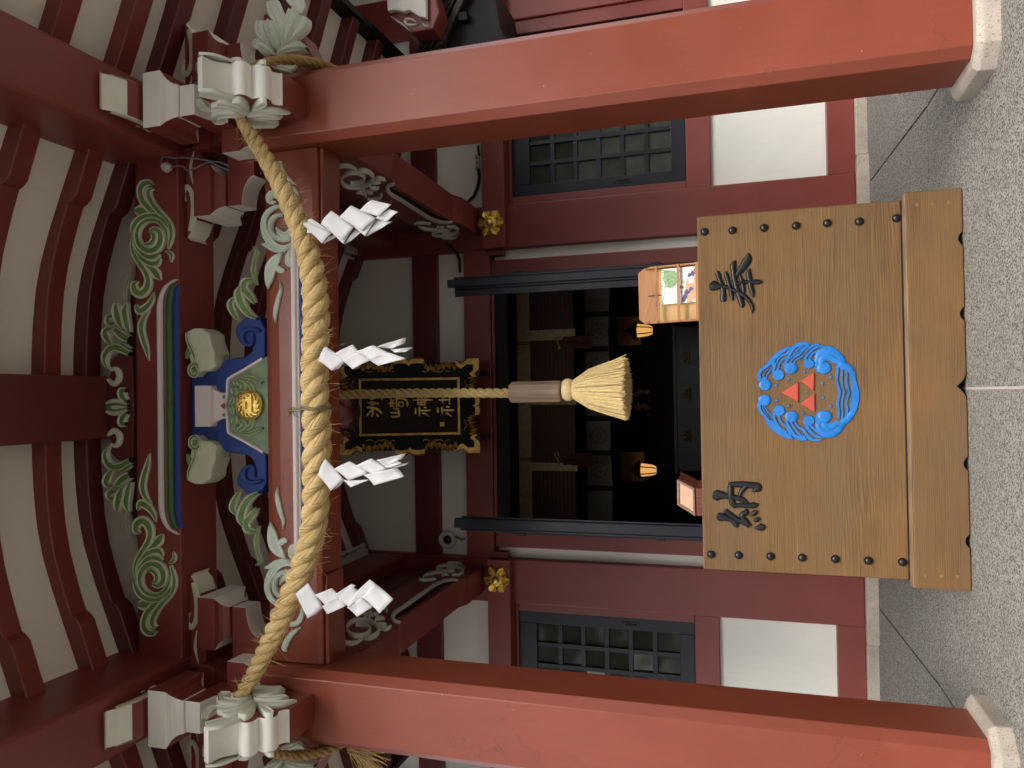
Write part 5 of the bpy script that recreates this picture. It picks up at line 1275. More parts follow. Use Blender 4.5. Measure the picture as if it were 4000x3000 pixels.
# ================================================================== PAPER STREAMERS (zigzag folds)
def streamer(cr, panels, Y, label):
    """panels: list of (corner list in picture px, depth offset, curl)"""
    f2 = onY(cr, Y); c0 = f2(*panels[0][0][0])
    rt = root('paper_streamer', (c0[0], Y, c0[1]), label, 'paper streamer', 'zigzag paper streamers on the straw rope')
    for pts, d, curl in panels:
        q = [Vector((f2(a, b)[0], Y + d, f2(a, b)[1])) for a, b in pts]
        if len(q) == 5: q = [q[0], q[1], q[2], q[3], q[4]]
        mb = MB()
        if len(q) == 4:
            N = 7; g = []
            for i in range(N):
                for j in range(N):
                    u, v = i / (N - 1), j / (N - 1)
                    p = q[0].lerp(q[1], u).lerp(q[3].lerp(q[2], u), v)
                    bend = curl * (math.sin(math.pi * u) * 0.55 + (v - 0.5) ** 2 * 1.3 + 0.22 * math.sin(7 * u + 4 * v + pts[0][0]))
                    tilt = (v - 0.5) * curl * 1.1
                    g.append(p + Vector((0, -bend + tilt, 0)))
            fs = [(i * N + j, i * N + j + 1, (i + 1) * N + j + 1, (i + 1) * N + j) for i in range(N - 1) for j in range(N - 1)]
            mb.add(g, fs)
        else:
            mb.add(q, [list(range(len(q)))])
        o = mb.build('fold', SHIDE, rt, smooth=60, fix=False)
        md = o.modifiers.new('thick', 'SOLIDIFY'); md.thickness = 0.0003
    return rt
S1 = crop(1150, 750, 500, 2212); S3 = crop(1150, 1700, 500, 1106); S2 = crop(1200, 900, 1600, 2212)
YS_ = 3.352
streamer(S1, [([(230, 470), (300, 460), (640, 697), (200, 705)], 0.006, 0.004), ([(150, 560), (230, 520), (640, 700), (465, 885)], 0.004, 0.010), ([(465, 885), (560, 760), (640, 715), (668, 752)], 0.030, 0.012),
              ([(470, 560), (655, 328), (1035, 600), (820, 840)], 0.0, 0.012), ([(640, 705), (700, 660), (1000, 620), (820, 888)], 0.012, 0.006), ([(820, 888), (1020, 625), (1095, 682), (960, 800)], 0.03, 0.008),
              ([(812, 445), (1015, 248), (1420, 450), (1165, 680)], -0.006, 0.012), ([(1030, 612), (1160, 560), (1400, 470), (1205, 755)], 0.008, 0.006), ([(1205, 755), (1400, 465), (1655, 488), (1450, 610)], 0.028, 0.01),
              ([(1165, 340), (1390, 157), (1695, 225), (1485, 438)], -0.014, 0.014), ([(1400, 455), (1640, 300), (1787, 336), (1575, 512)], 0.006, 0.010)], YS_, 'white zigzag paper streamer nearest the right pillar, ending in a square fold')
streamer(S2, [([(60, 703), (98, 626), (205, 700), (130, 758)], 0.006, 0.010), ([(150, 667), (250, 617), (278, 655), (190, 703)], 0.0, 0.010), ([(195, 702), (275, 655), (345, 697), (240, 750)], 0.004, 0.012), ([(130, 758), (185, 705), (205, 698), (160, 745)], 0.02, 0.006),
              ([(272, 656), (366, 621), (445, 664), (345, 698)], -0.006, 0.012), ([(320, 690), (445, 660), (532, 692), (378, 731)], 0.006, 0.014), ([(390, 630), (548, 580), (525, 615), (460, 640)], -0.012, 0.016), ([(455, 645), (578, 632), (530, 656), (470, 660)], 0.0, 0.012)], YS_, 'white zigzag paper streamer right of the bell rope, its tip curling to a point')
streamer(S3, [([(205, 345), (268, 203), (420, 380), (310, 482)], 0.006, 0.012), ([(310, 482), (400, 385), (425, 378), (370, 440)], 0.03, 0.006), ([(350, 290), (482, 223), (645, 322), (470, 392)], 0.0, 0.012), ([(415, 382), (470, 392), (645, 384), (472, 454)], 0.010, 0.010),
              ([(543, 262), (678, 198), (800, 290), (675, 340)], -0.006, 0.012), ([(600, 342), (885, 280), (942, 360), (680, 435)], 0.008, 0.016), ([(722, 215), (985, 154), (932, 205), (800, 260)], -0.012, 0.016), ([(722, 218), (905, 222), (935, 242), (800, 288)], -0.004, 0.010), ([(820, 285), (997, 233), (955, 260), (862, 286)], 0.004, 0.012)], YS_, 'white zigzag paper streamer left of the bell rope, its tip split and curling')
streamer(S3, [([(12, 1372), (122, 1275), (240, 1490), (105, 1588)], 0.006, 0.012), ([(105, 1588), (170, 1530), (240, 1488), (160, 1560)], 0.03, 0.006), ([(180, 1378), (330, 1318), (398, 1403), (268, 1472)], 0.0, 0.012), ([(238, 1478), (398, 1404), (446, 1476), (272, 1553)], 0.010, 0.012),
              ([(370, 1368), (508, 1278), (540, 1297), (392, 1408)], -0.010, 0.008), ([(390, 1406), (522, 1312), (560, 1352), (466, 1490)], 0.0, 0.010), ([(466, 1488), (590, 1395), (672, 1486), (528, 1578)], 0.008, 0.014), ([(466, 1490), (550, 1347), (702, 1272), (600, 1400)], -0.008, 0.008), ([(545, 1350), (665, 1240), (703, 1272), (600, 1380)], -0.012, 0.006), ([(594, 1392), (700, 1274), (857, 1415), (738, 1540)], -0.002, 0.014)], YS_, 'white zigzag paper streamer nearest the left pillar, ending in a wide square fold')

# ================================================================== BELL, BELL ROPE
BRY = 4.60
B1 = crop(1700, 950, 1100, 2212); PLc = crop(1300, 1350, 600, 2212)
pt = S(*PLc(50, 705), Y=BRY); pbm = S(*B1(585, 1178), Y=BRY)
br = root('bell_rope', (pbm.x, BRY, pbm.z), 'pale twisted bell rope with wooden grip and cut tassel in front of the doorway', 'bell rope')
tp = Vector((pt.x + (pt.x - pbm.x) * 0.4, BRY, pt.z + 0.5))
path = [tp, pt, pt.lerp(pbm, 0.5) + Vector((0.006, 0, 0)), pbm + Vector((0, 0, -0.03))]
rope_mesh(path, [0.030] * 4, 3, 0.165, 26, 9, 0.56, 0.5).build('rope', HEMP, br, smooth=60)
mb = MB(); hairs(mb, path, [0.027] * 4, 60, 0.008, 0.02, 0.0005); o = mb.build('loose_fibre', HEMPF, br, fix=False); o['kind'] = 'stuff'
g0, g1 = S(*B1(592, 1170), Y=BRY), S(*B1(990, 1163), Y=BRY); gr = 0.068
hexp = [(math.cos(rad(a)) , math.sin(rad(a))) for a in (12, 72, 132, 192, 252, 312)]
mb = MB(); mb.loft([[(g.x + c * gr * k, BRY + s * gr * k, g.z + dz) for c, s in hexp] for g, k, dz in ((g1, 0.9, -0.0), (g1, 1.0, 0.010), (g0, 1.0, -0.010), (g0, 0.92, 0.0))])
mb.build('wooden_grip', GRIPW, br, 0.003)
t0, t1 = S(*B1(1000, 1152), Y=BRY), S(*B1(1520, 1150), Y=BRY); axx = t0.x
mb = MB(); mb.lathe((axx, BRY, t0.z), (0, 0, -1), [(0.02, -0.004), (0.055, 0.004), (0.068, 0.022), (0.070, 0.040), (0.062, 0.058), (0.052, 0.066)], 28); mb.build('tassel_head', HEMPF, br, smooth=60)
mb = MB()
for k in range(2): mb.tube([Vector((axx + 0.056 * math.cos(t), BRY + 0.056 * math.sin(t), t0.z - 0.066 - 0.007 * k + 0.002 * math.sin(t))) for t in [2 * math.pi * j / 24 for j in range(25)]], 0.0045, 6)
mb.build('tassel_binding', HEMP, br, smooth=60)
mb = MB(); rnd = random.Random(21); Lz = t0.z - 0.06; bz = t1.z
for k in range(1500):
    a = rnd.uniform(0, 2 * math.pi); q = math.sqrt(rnd.uniform(0.05, 1)); r0_ = 0.052 * q; r1_ = (0.186 + rnd.gauss(0, 0.006)) * q
    ex_, ey_ = math.cos(a), math.sin(a); zb_ = bz + rnd.gauss(0, 0.006) - 0.012 * (1 - q) + 0.015 * q
    bow = rnd.uniform(0.008, 0.02) * q; jx, jy = rnd.gauss(0, 0.004), rnd.gauss(0, 0.004)
    pts = [Vector((axx + ex_ * r0_, BRY + ey_ * r0_, Lz)), Vector((axx + ex_ * (r0_ * 0.62 + r1_ * 0.38 + bow) + jx, BRY + ey_ * (r0_ * 0.62 + r1_ * 0.38 + bow) + jy, Lz + (zb_ - Lz) * 0.33)),
           Vector((axx + ex_ * (r0_ * 0.28 + r1_ * 0.72 + bow * 0.7) + jx, BRY + ey_ * (r0_ * 0.28 + r1_ * 0.72 + bow * 0.7), Lz + (zb_ - Lz) * 0.68)), Vector((axx + ex_ * r1_ + jx * 2, BRY + ey_ * r1_ + jy * 2, zb_))]
    mb.tube(pts, 0.0024, 4, 0, 0.0021)
o = mb.build('tassel', HEMPF, br, fix=False); o['kind'] = 'stuff'
mb = MB(); bc = S(*PLc(60, 950), Y=4.75)
mb.lathe((bc.x, 4.75, bc.z), (0, 0, 1), [(0.001, -0.16), (0.07, -0.145), (0.13, -0.09), (0.155, -0.015), (0.165, -0.012), (0.165, 0.012), (0.155, 0.015), (0.13, 0.09), (0.07, 0.145), (0.03, 0.16), (0.03, 0.26), (0.001, 0.26)], 32)
bell = root('shrine_bell', (bc.x, 4.75, bc.z - 0.16), 'round dark copper bell half hidden behind the front beam', 'bell')
mb.build('bell_body', COPPER, bell, smooth=40)
mb = MB(); mb.box(bc.x - 0.10, bc.x + 0.10, 4.743, 4.757, bc.z - 0.162, bc.z - 0.10); mb.build('bell_slit', INK, bell)
mb = MB(); mb.tube([(bc.x, 4.75, bc.z + 0.25), (bc.x, 4.75, 4.69)], 0.012, 8); mb.build('hanger', IRON, bell)

# ================================================================== NAME PLAQUE (leans forward)
PB = [S(*PLc(2105, 185), Y=6.36), S(*PLc(2118, 1540), Y=6.36)]
YT = 5.93
PT = [S(*PLc(85, 215), Y=YT), S(*PLc(105, 1578), Y=YT)]
BR_, BL_, TR_, TL_ = PB[0], PB[1], PT[0], PT[1]
# a rectangle through the measured corners
cxp = (BR_.x + BL_.x + TR_.x + TL_.x) / 4; wpl = ((BR_.x - BL_.x) + (TR_.x - TL_.x)) / 4
zb_, zt_ = (BR_.z + BL_.z) / 2, (TR_.z + TL_.z) / 2
bot = Vector((cxp, 6.36, zb_)); upv = Vector((0, YT - 6.36, zt_ - zb_)); HP = upv.length; upv.normalize()
rv = Vector((1, 0, 0)); nv_ = rv.cross(upv)
if nv_.y > 0: nv_ = -nv_
def pq(a, b, c): 
    """plaque coordinates in metres: a across from centre, b up from the bottom, c proud"""
    p = bot + rv * a + upv * b + nv_ * c; return (p.x, p.y, p.z)
def px2(a, b):
    """crop px -> plaque coordinates"""
    x, y = PLc(a, b); d = FW + RT * ((1500 - y) / FPX) + UP * ((2000 - x) / FPX)
    t = (bot - CAM).dot(nv_) / d.dot(nv_); p = CAM + d * t - bot
    return (p.dot(rv), p.dot(upv))
plq = root('name_plaque', tuple(bot), 'black framed name plaque with gold characters and scalloped gilt edge hung above the doorway', 'plaque')
hwp = wpl
# inner rectangle
ir = [px2(375, 455), px2(1830, 455), px2(1835, 1280), px2(380, 1285)]
ix = (ir[0][0] - ir[3][0] + ir[1][0] - ir[2][0]) / 4; iz0 = (ir[1][1] + ir[2][1]) / 2; iz1 = (ir[0][1] + ir[3][1]) / 2
mb = MB(); mb.prism([(-hwp + 0.03, 0.03), (hwp - 0.03, 0.03), (hwp - 0.03, HP - 0.03), (-hwp + 0.03, HP - 0.03)], pq, -0.03, -0.012); mb.build('back_board', BLACKD, plq)
mb = MB(); mb.prism([(-ix + 0.02, iz0 + 0.02), (ix - 0.02, iz0 + 0.02), (ix - 0.02, iz1 - 0.02), (-ix + 0.02, iz1 - 0.02)], pq, -0.012, 0.0); mb.build('lettering_board', PLAQUE, plq)
for (a0, a1, b0, b1) in ((-ix, ix, iz0 - 0.0, iz0 + 0.022), (-ix, ix, iz1 - 0.022, iz1), (-ix, -ix + 0.022, iz0 + 0.0225, iz1 - 0.0225), (ix - 0.022, ix, iz0 + 0.0225, iz1 - 0.0225)):
    mb = MB(); mb.prism([(a0, b0), (a1, b0), (a1, b1), (a0, b1)], pq, -0.01, 0.014); mb.build('gilt_bead', GOLDW, plq, 0.003)
ow = hwp - 0.055; oz0, oz1 = 0.055, HP - 0.055
for pl in ([(-ow, oz0), (ow, oz0), (ix, iz0), (-ix, iz0)], [(ow, oz0), (ow, oz1), (ix, iz1), (ix, iz0)], [(ow, oz1), (-ow, oz1), (-ix, iz1), (ix, iz1)], [(-ow, oz1), (-ow, oz0), (-ix, iz0), (-ix, iz1)]):
    mb = MB(); hs_ = [0.055, 0.055, 0.008, 0.008]
    mb.add([pq(a, b, h) for (a, b), h in zip(pl, hs_)] + [pq(a, b, -0.011) for a, b in pl], [(0, 1, 2, 3), (4, 7, 6, 5), (0, 4, 5, 1), (1, 5, 6, 2), (2, 6, 7, 3), (3, 7, 4, 0)]); mb.build('sloping_frame', BLACKD, plq)
# scalloped gilt rim: one run per side, corner blocks
def rim_off(t):
    """outline wobble along a side, t 0..1: shallow clouds and tight ripples"""
    s = abs(t - 0.5) * 2
    if s > 0.97: return 0.0
    if s > 0.80: return -0.022 - 0.012 * math.cos((s - 0.885) * 36)
    if s > 0.26: return -0.040 + 0.016 * math.sin(math.pi * (s - 0.26) / 0.27) ** 2 * (1 if s < 0.53 else -1) * -1 + 0.009 * math.sin((s - 0.26) * 70)
    return 0.004 + 0.010 * abs(math.sin(s * 12)) - (0.014 if s < 0.02 else 0)
def rim(p0, p1, nrm, name='gilt_edge'):
    mb = MB(); rings = []; N = 260
    for i in range(N + 1):
        t = i / N; a = p0[0] + (p1[0] - p0[0]) * t; b = p0[1] + (p1[1] - p0[1]) * t; o_ = rim_off(t)
        pts = []
        rp = 0.012 * math.sin((abs(t - 0.5) * 2 - 0.26) * 70) if 0.26 < abs(t - 0.5) * 2 < 0.80 else 0.0
        for w_, h_ in ((0.0, -0.015), (0.0, 0.052 + rp), (0.012, 0.066 + rp), (0.050, 0.064 + rp), (0.052, -0.015)):
            k = o_ - w_; pts.append(pq(a + nrm[0] * k, b + nrm[1] * k, h_))
        rings.append(pts)
    mb.loft(rings, True, True); return mb.build(name, GOLDW, plq, smooth=30)
cs_ = 0.10
rim((-hwp + cs_, 0.0), (hwp - cs_, 0.0), (0, -1)); rim((-hwp + cs_, HP), (hwp - cs_, HP), (0, 1))
rim((-hwp, cs_), (-hwp, HP - cs_), (-1, 0)); rim((hwp, cs_), (hwp, HP - cs_), (1, 0))
for sx_ in (-1, 1):
    for zz in (0, 1):
        x0, x1 = sorted((sx_ * hwp, sx_ * (hwp - cs_))); 
        L_ = [(0, 0), (cs_ + 0.001, 0), (cs_ + 0.001, 0.052), (0.052, 0.052), (0.052, cs_ + 0.001), (0, cs_ + 0.001)]
        mb = MB(); mb.prism([(sx_ * (hwp - a), (b if zz == 0 else HP - b)) for a, b in L_], pq, -0.015, 0.067); mb.build('gilt_corner', GOLDW, plq, 0.003)
# gilt curls painted on the sloping frame
def pstroke(name, strokes, m, parent, base, h):
    mb = MB()
    for pts, ws in strokes: stroke(mb, pts, ws, h, px2, lambda a, b, c: pq(a, b, base + c), 5, ROUND, (0, 0))
    return mb.build(name, m, parent, smooth=50)
for cx_, cy_, fl in ((610, 350, 1), (815, 350, 1), (1410, 350, 1), (1610, 350, 1), (612, 1385, -1), (820, 1385, -1), (1420, 1380, -1), (1612, 1380, -1)):
    pstroke('gilt_curl', [([(cx_, cy_ - 30 * fl), (cx_ - 20, cy_ + 5 * fl), (cx_ - 60, cy_ + 30 * fl), (cx_ - 105, cy_ + 25 * fl), (cx_ - 110, cy_ + 5 * fl)], [8, 10, 12, 14, 10]),
                          ([(cx_, cy_ - 30 * fl), (cx_ + 20, cy_ + 5 * fl), (cx_ + 55, cy_ + 28 * fl), (cx_ + 80, cy_ + 12 * fl)], [8, 10, 12, 10])], GOLDW, plq, 0.032, 0.004)
for cx_, cy_ in ((270, 570), (280, 1150), (1930, 575), (1930, 1140)):
    fl = 1 if cx_ < 1000 else -1
    pstroke('gilt_curl', [([(cx_ - 20 * fl, cy_), (cx_ + 10 * fl, cy_ - 10), (cx_ + 30 * fl, cy_ - 50), (cx_ + 20 * fl, cy_ - 75)], [8, 10, 12, 10]), ([(cx_ - 20 * fl, cy_), (cx_ + 20 * fl, cy_ + 30), (cx_ + 38 * fl, cy_ + 80)], [8, 12, 10])], GOLDW, plq, 0.036, 0.004)
GS = 26
chars = [
 [([(490, 1010), (540, 945)], [GS, 14]), ([(560, 1025), (575, 970), (545, 940)], [GS, 30, 14]), ([(655, 1025), (625, 975)], [30, 14]), ([(490, 890), (560, 893), (640, 915), (690, 960), (705, 990)], [GS, 28, 26, 26, 10]), ([(540, 935), (570, 925), (600, 940)], [14, 34, 12]),
  ([(495, 820), (580, 822), (665, 835)], [22, 24, 30]), ([(540, 855), (575, 850), (600, 850)], [12, 28, 10]), ([(530, 775), (570, 770), (590, 760)], [12, 28, 10]), ([(500, 690), (580, 690), (660, 700), (705, 760), (710, 800)], [22, 24, 26, 24, 8]), ([(540, 720), (575, 715), (600, 720)], [12, 26, 10]), ([(540, 650), (570, 645), (600, 655)], [12, 26, 10])],
 [([(835, 965), (890, 968), (945, 970)], [22, 26, 24]), ([(865, 905), (905, 915), (945, 925), (955, 1020)], [16, 24, 26, 30]), ([(840, 1025), (890, 1025), (945, 1025)], [22, 26, 30]),
  ([(800, 830), (850, 830), (905, 830)], [18, 22, 22]), ([(835, 760), (835, 820), (835, 885)], [18, 20, 18]), ([(840, 825), (870, 870), (890, 885)], [14, 20, 10]), ([(840, 825), (870, 790), (895, 765)], [14, 20, 10]), ([(915, 640), (918, 760), (920, 890)], [18, 20, 20]), ([(920, 770), (1000, 765), (1060, 790), (1075, 840), (1065, 880)], [18, 22, 26, 26, 8]), ([(955, 810), (955, 870), (1020, 875)], [16, 20, 16]), ([(955, 815), (1010, 815), (1015, 870)], [16, 18, 16]), ([(915, 660), (1000, 655), (1060, 640)], [16, 20, 10])],
 [([(1190, 895), (1190, 945), (1192, 985)], [20, 28, 26]), ([(1245, 880), (1245, 950), (1250, 1015)], [26, 26, 14]), ([(1255, 935), (1330, 935), (1405, 930)], [24, 24, 22]), ([(1310, 890), (1350, 888)], [22, 18]), ([(1285, 975), (1330, 985), (1390, 1022)], [16, 26, 8]),
  ([(1225, 690), (1225, 780), (1225, 855)], [20, 22, 22]), ([(1330, 690), (1330, 780), (1330, 850)], [18, 22, 20]), ([(1225, 690), (1280, 688), (1330, 690)], [18, 20, 18]), ([(1225, 820), (1280, 818), (1335, 815)], [18, 20, 18]), ([(1225, 850), (1280, 850), (1335, 850)], [18, 20, 18]), ([(1280, 690), (1280, 770), (1280, 850)], [16, 18, 16]), ([(1150, 785), (1250, 780), (1350, 780), (1440, 785)], [10, 22, 22, 16])],
 [([(1510, 885), (1512, 930), (1512, 965)], [20, 28, 26]), ([(1572, 880), (1572, 940), (1578, 992)], [24, 26, 14]), ([(1580, 930), (1660, 930), (1745, 930)], [22, 24, 22]), ([(1630, 885), (1680, 882)], [20, 20]), ([(1625, 968), (1660, 985), (1712, 1018)], [18, 26, 8]),
  ([(1525, 785), (1600, 782), (1690, 775)], [16, 22, 20]), ([(1585, 720), (1585, 780), (1582, 835)], [18, 22, 16]), ([(1680, 680), (1680, 780), (1680, 850)], [18, 24, 16])],
]
for ch in chars: pstroke('gold_character', [(a, [v * 1.35 for v in b]) for a, b in ch], GOLD, plq, 0.0, 0.018)
sq = px2(1576, 1132); 
mb = MB(); mb.prism([(sq[0] - 0.018, sq[1] - 0.018), (sq[0] + 0.018, sq[1] - 0.018), (sq[0] + 0.018, sq[1] + 0.018), (sq[0] - 0.018, sq[1] + 0.018)], pq, 0.0005, 0.003); mb.build('seal', GOLDW, plq)
for s in (-1, 1):
    mb = MB(); mb.box(cxp + s * 0.28 - 0.02, cxp + s * 0.28 + 0.02, 6.30, 6.575, zb_ - 0.03, zb_ + 0.02); mb.build('hook', IRON, plq)

# ================================================================== INSIDE THE HALL
B2 = crop(1700, 1450, 1100, 2212)
YM = 7.45; f1 = onY(B1, YM); f2b = onY(B2, YM)
zh0, zh1 = f1(745, 1000)[1], f1(520, 1000)[1]; zm = f1(1090, 1000)[1]
blind = root('reed_blind', (XW, YM, zm), 'dark rolled reed blind with gold-brown brocade border hanging across the doorway', 'blind')
mb = MB(); mb.box(-1.75, 1.65, YM, YM + 0.02, zh0, zh1 + 0.2); mb.build('brocade_header', BROCADE, blind)
for k in range(11):
    z0 = zm + (zh0 - zm) * k / 11; z1 = zm + (zh0 - zm) * (k + 1) / 11
    mb = MB(); mb.box(-1.75, 1.65, YM + 0.006, YM + 0.018, z0 + 0.0008, z1 - 0.0008); mb.build('reed_row', MISU, blind, 0.003)
THREAD = paint('blind_thread', (0.10, 0.055, 0.045), 0.8, 0.1)
for k in range(30):
    x = -1.7 + k * 0.115; mb = MB(); mb.box(x, x + 0.004, YM + 0.003, YM + 0.0075, zm, zh0); mb.build('binding_thread', THREAD, blind)
for y0, y1, fn in ((680, 762, f1), (1180, 1270, f1), (718, 782, f2b)):
    xa, xb = fn(900, y0)[0], fn(900, y1)[0]; mb = MB(); mb.box(min(xa, xb), max(xa, xb), YM - 0.006, YM + 0.002, zm - 0.02, zh0 - 0.0005); mb.build('brocade_strip', BROCADE, blind)
def cord_tassel(fn, y, dy):
    a, b_, c_ = fn(560, y), fn(965, y - dy), fn(1010, y - dy)
    t = root('silk_tassel', (b_[0], YM - 0.03, fn(1230, y)[1]), '', 'tassel', 'crimson tassels on the reed blind')
    mb = MB()
    for d in (-0.008, 0.008): mb.tube([(a[0] + d, YM - 0.03, a[1]), (b_[0] + d, YM - 0.03, b_[1])], 0.005, 6)
    mb.build('cord', TASSELR, t)
    mb = MB()
    for s in (-1, 1): mb.tube([(b_[0], YM - 0.035, b_[1]), (b_[0] + s * 0.06, YM - 0.04, b_[1] + 0.03 * s), (b_[0] + s * 0.075, YM - 0.04, b_[1] - 0.01), (b_[0] + s * 0.03, YM - 0.04, b_[1] - 0.02), (b_[0], YM - 0.035, b_[1])], 0.005, 6)
    mb.build('bow', BROCADE, t, smooth=60)
    mb = MB(); rnd = random.Random(int(y))
    for s in (-1, 1):
        cx_ = c_[0] + s * 0.032; zt2 = c_[1]; zb2 = fn(1235, y)[1]
        mb.lathe((cx_, YM - 0.035, zt2), (0, 0, -1), [(0.005, -0.005), (0.024, 0.01), (0.026, 0.04), (0.020, 0.055)], 12)
        for k in range(120):
            an = rnd.uniform(0, 6.28); r_ = 0.02 * math.sqrt(rnd.random()); r2 = r_ * 2.2
            mb.tube([(cx_ + r_ * math.cos(an), YM - 0.035 + r_ * math.sin(an), zt2 - 0.05), (cx_ + r2 * math.cos(an), YM - 0.035 + r2 * math.sin(an), zb2 + rnd.uniform(-0.01, 0.02))], 0.0016, 3)
    o = mb.build('tassel_threads', TASSELR, t, smooth=60, fix=False); o['kind'] = 'stuff'
    return t
cord_tassel(f1, 795, 15)['label'] = 'crimson silk tassel on the reed blind, right of the bell rope'
cord_tassel(f2b, 690, 0)['label'] = 'crimson silk tassel on the reed blind, left of the bell rope'
mb = MB(); mb.box(-3.1, 3.1, 8.2, 8.35, f1(1150, 900)[1] + 0.15, f1(1090, 900)[1] + 0.35); mb.build('inner_beam', BLACKD, hall, 0.01)
YC = 8.45; f1 = onY(B1, YC); f2b = onY(B2, YC)
zc0, zc1 = f1(1370, 900)[1], f1(1165, 900)[1]
cur = root('crest_curtain', (XW, YC, zc0), 'undyed cloth valance with black bands and wave crests inside the hall', 'curtain')
mb = MB(); N = 160; rings = []
for i in range(N + 1):
    x = -1.9 + 3.7 * i / N; y = YC + 0.012 * math.sin(i * 0.55) + 0.008 * math.sin(i * 0.21)
    rings.append([(x, y, zc0 + 0.008 * math.sin(i * 0.13)), (x, y, zc1)])
mb.loft(rings, False, False); mb.build('cloth', CLOTH, cur, smooth=60)
for yv, fn in ((560, f1), (835, f1), (372, f2b), (640, f2b), (915, f2b)):
    x = fn(1260, yv)[0]; mb = MB(); mb.box(x - 0.028, x + 0.028, YC - 0.028, YC - 0.022, zc0 - 0.04, zc1); mb.build('black_band', INK, cur)
CINK = paint('crest_ink', (0.27, 0.25, 0.21), 0.9, 0.1)
for yv, fn in ((690, f1), (960, f1), (1510, f1), (770, f2b)):
    x, z = fn(1290, yv); mb = MB()
    for k in range(10):
        an = k * math.pi / 5; stroke(mb, [(0.085 * math.cos(an + t), 0.085 * math.sin(an + t)) for t in (0, 0.2, 0.4, 0.55)], [0.012, 0.026, 0.022, 0.006], 0.001, lambda a, b: (x + a, z + b), XZ(YC - 0.024), 4, FLATP, (0, 0))
    for dx, dz in ((0, 0.026), (-0.023, -0.013), (0.023, -0.013)): tri(mb, x + dx, z + dz, 0.026, YC - 0.0235, 0.001)
    mb.build('wave_crest', CINK, cur)
# lit paper lanterns in niches
def lantern(fn, a, b, label, mir):
    x, z = fn(a, b); YL = 9.3
    t = root('paper_lantern', (x, YL, z - 0.25), label, 'lantern', 'lit lanterns inside the hall')
    mb = MB(); mb.lathe((x, YL, z), (0, 0, 1), [(0.05, -0.22), (0.07, -0.17), (0.085, -0.05), (0.08, -0.045)], 6); mb.build('paper_shade', LAMP, t)
    mb = MB()
    for k in range(6):
        an = k * math.pi / 3 + 0.0; mb.tube([(x + 0.052 * math.cos(an), YL + 0.052 * math.sin(an), z - 0.222), (x + 0.072 * math.cos(an), YL + 0.072 * math.sin(an), z - 0.17), (x + 0.087 * math.cos(an), YL + 0.087 * math.sin(an), z - 0.04)], 0.007, 5)
    mb.build('shade_frame', INK, t)
    mb = MB(); mb.lathe((x, YL, z), (0, 0, 1), [(0.12, -0.04), (0.12, -0.02), (0.03, 0.06), (0.01, 0.12)], 6); mb.build('cap', INK, t)
    mb = MB(); mb.box(x - 0.16, x + 0.20, YL + 0.20, YL + 0.22, z - 0.05, z + 0.24); mb.build('lit_backboard', RACKW, t)
    mb = MB(); mb.box(x - 0.16, x + 0.20, YL + 0.19, YL + 0.199, z + 0.09, z + 0.13); mb.build('red_trim', REDL, t)
    return t
f1 = onY(B1, 9.3); f2b = onY(B2, 9.3)
lantern(f1, 1560, 690, 'lit paper lantern in the dark hall, right of the bell rope', 1)
lantern(f2b, 1590, 775, 'lit paper lantern in the dark hall, left of the bell rope', -1)
# gold zigzag offering in the middle of the altar, altar table
f1 = onY(B1, 9.6)
gh = root('gold_zigzag_offering', (f1(1700, 1230)[0], 9.6, f1(1850, 1230)[1]), 'dim gold zigzag paper offering on the altar inside the hall', 'altar offering')
for cpts in ([(1540, 1190), (1610, 1145), (1635, 1165), (1570, 1210)], [(1640, 1165), (1670, 1140), (1690, 1165), (1660, 1190)], [(1560, 1285), (1600, 1245), (1630, 1290), (1595, 1318)], [(1605, 1270), (1640, 1250), (1690, 1290), (1665, 1322)]):
    mb = MB(); mb.prism([f1(*q) for q in cpts], lambda a, b, c: (a, 9.6 + c, b), -0.003, 0.003); mb.build('gold_fold', DULLG, gh)
mb = MB(); q = f1(1620, 1230); mb.tube([(q[0], 9.6, q[1]), (q[0], 9.6, f1(1880, 1230)[1])], 0.01, 8); mb.build('stand', BLACKD, gh)
alt = root('altar_table', (XW, 9.7, 0.52), 'black altar table with gilt fittings deep inside the hall', 'altar')
za = f1(1880, 1230)[1]
mb = MB(); mb.box(XW - 0.9, XW + 0.9, 9.4, 10.0, za - 0.05, za); mb.build('table_top', BLACK, alt, 0.008)
for dx in (-0.8, 0.8):
    for y in (9.45, 9.95):
        mb = MB(); mb.box(XW + dx - 0.04, XW + dx + 0.04, y - 0.04, y + 0.04, 0.52, za - 0.051); mb.build('leg', BLACK, alt, 0.006)
for dx in (-0.45, 0.05, 0.5):
    mb = MB()
    for k in range(5): stroke(mb, [(0, 0), (0.05 * math.cos(k * 0.78), 0.05 * math.sin(k * 0.78)), (0.09 * math.cos(k * 0.78), 0.10 * math.sin(k * 0.78))], [0.01, 0.03, 0.006], 0.006, lambda a, b: (XW + dx + a, za - 0.2 + b), XZ(9.39), 4, ROUND, (0, 0))
    mb.build('gilt_fitting', DULLG, alt, smooth=50)
mb = MB(); mb.box(XW - 0.86, XW + 0.86, 9.392, 9.40, za - 0.35, za - 0.051); mb.build('apron', BLACK, alt)

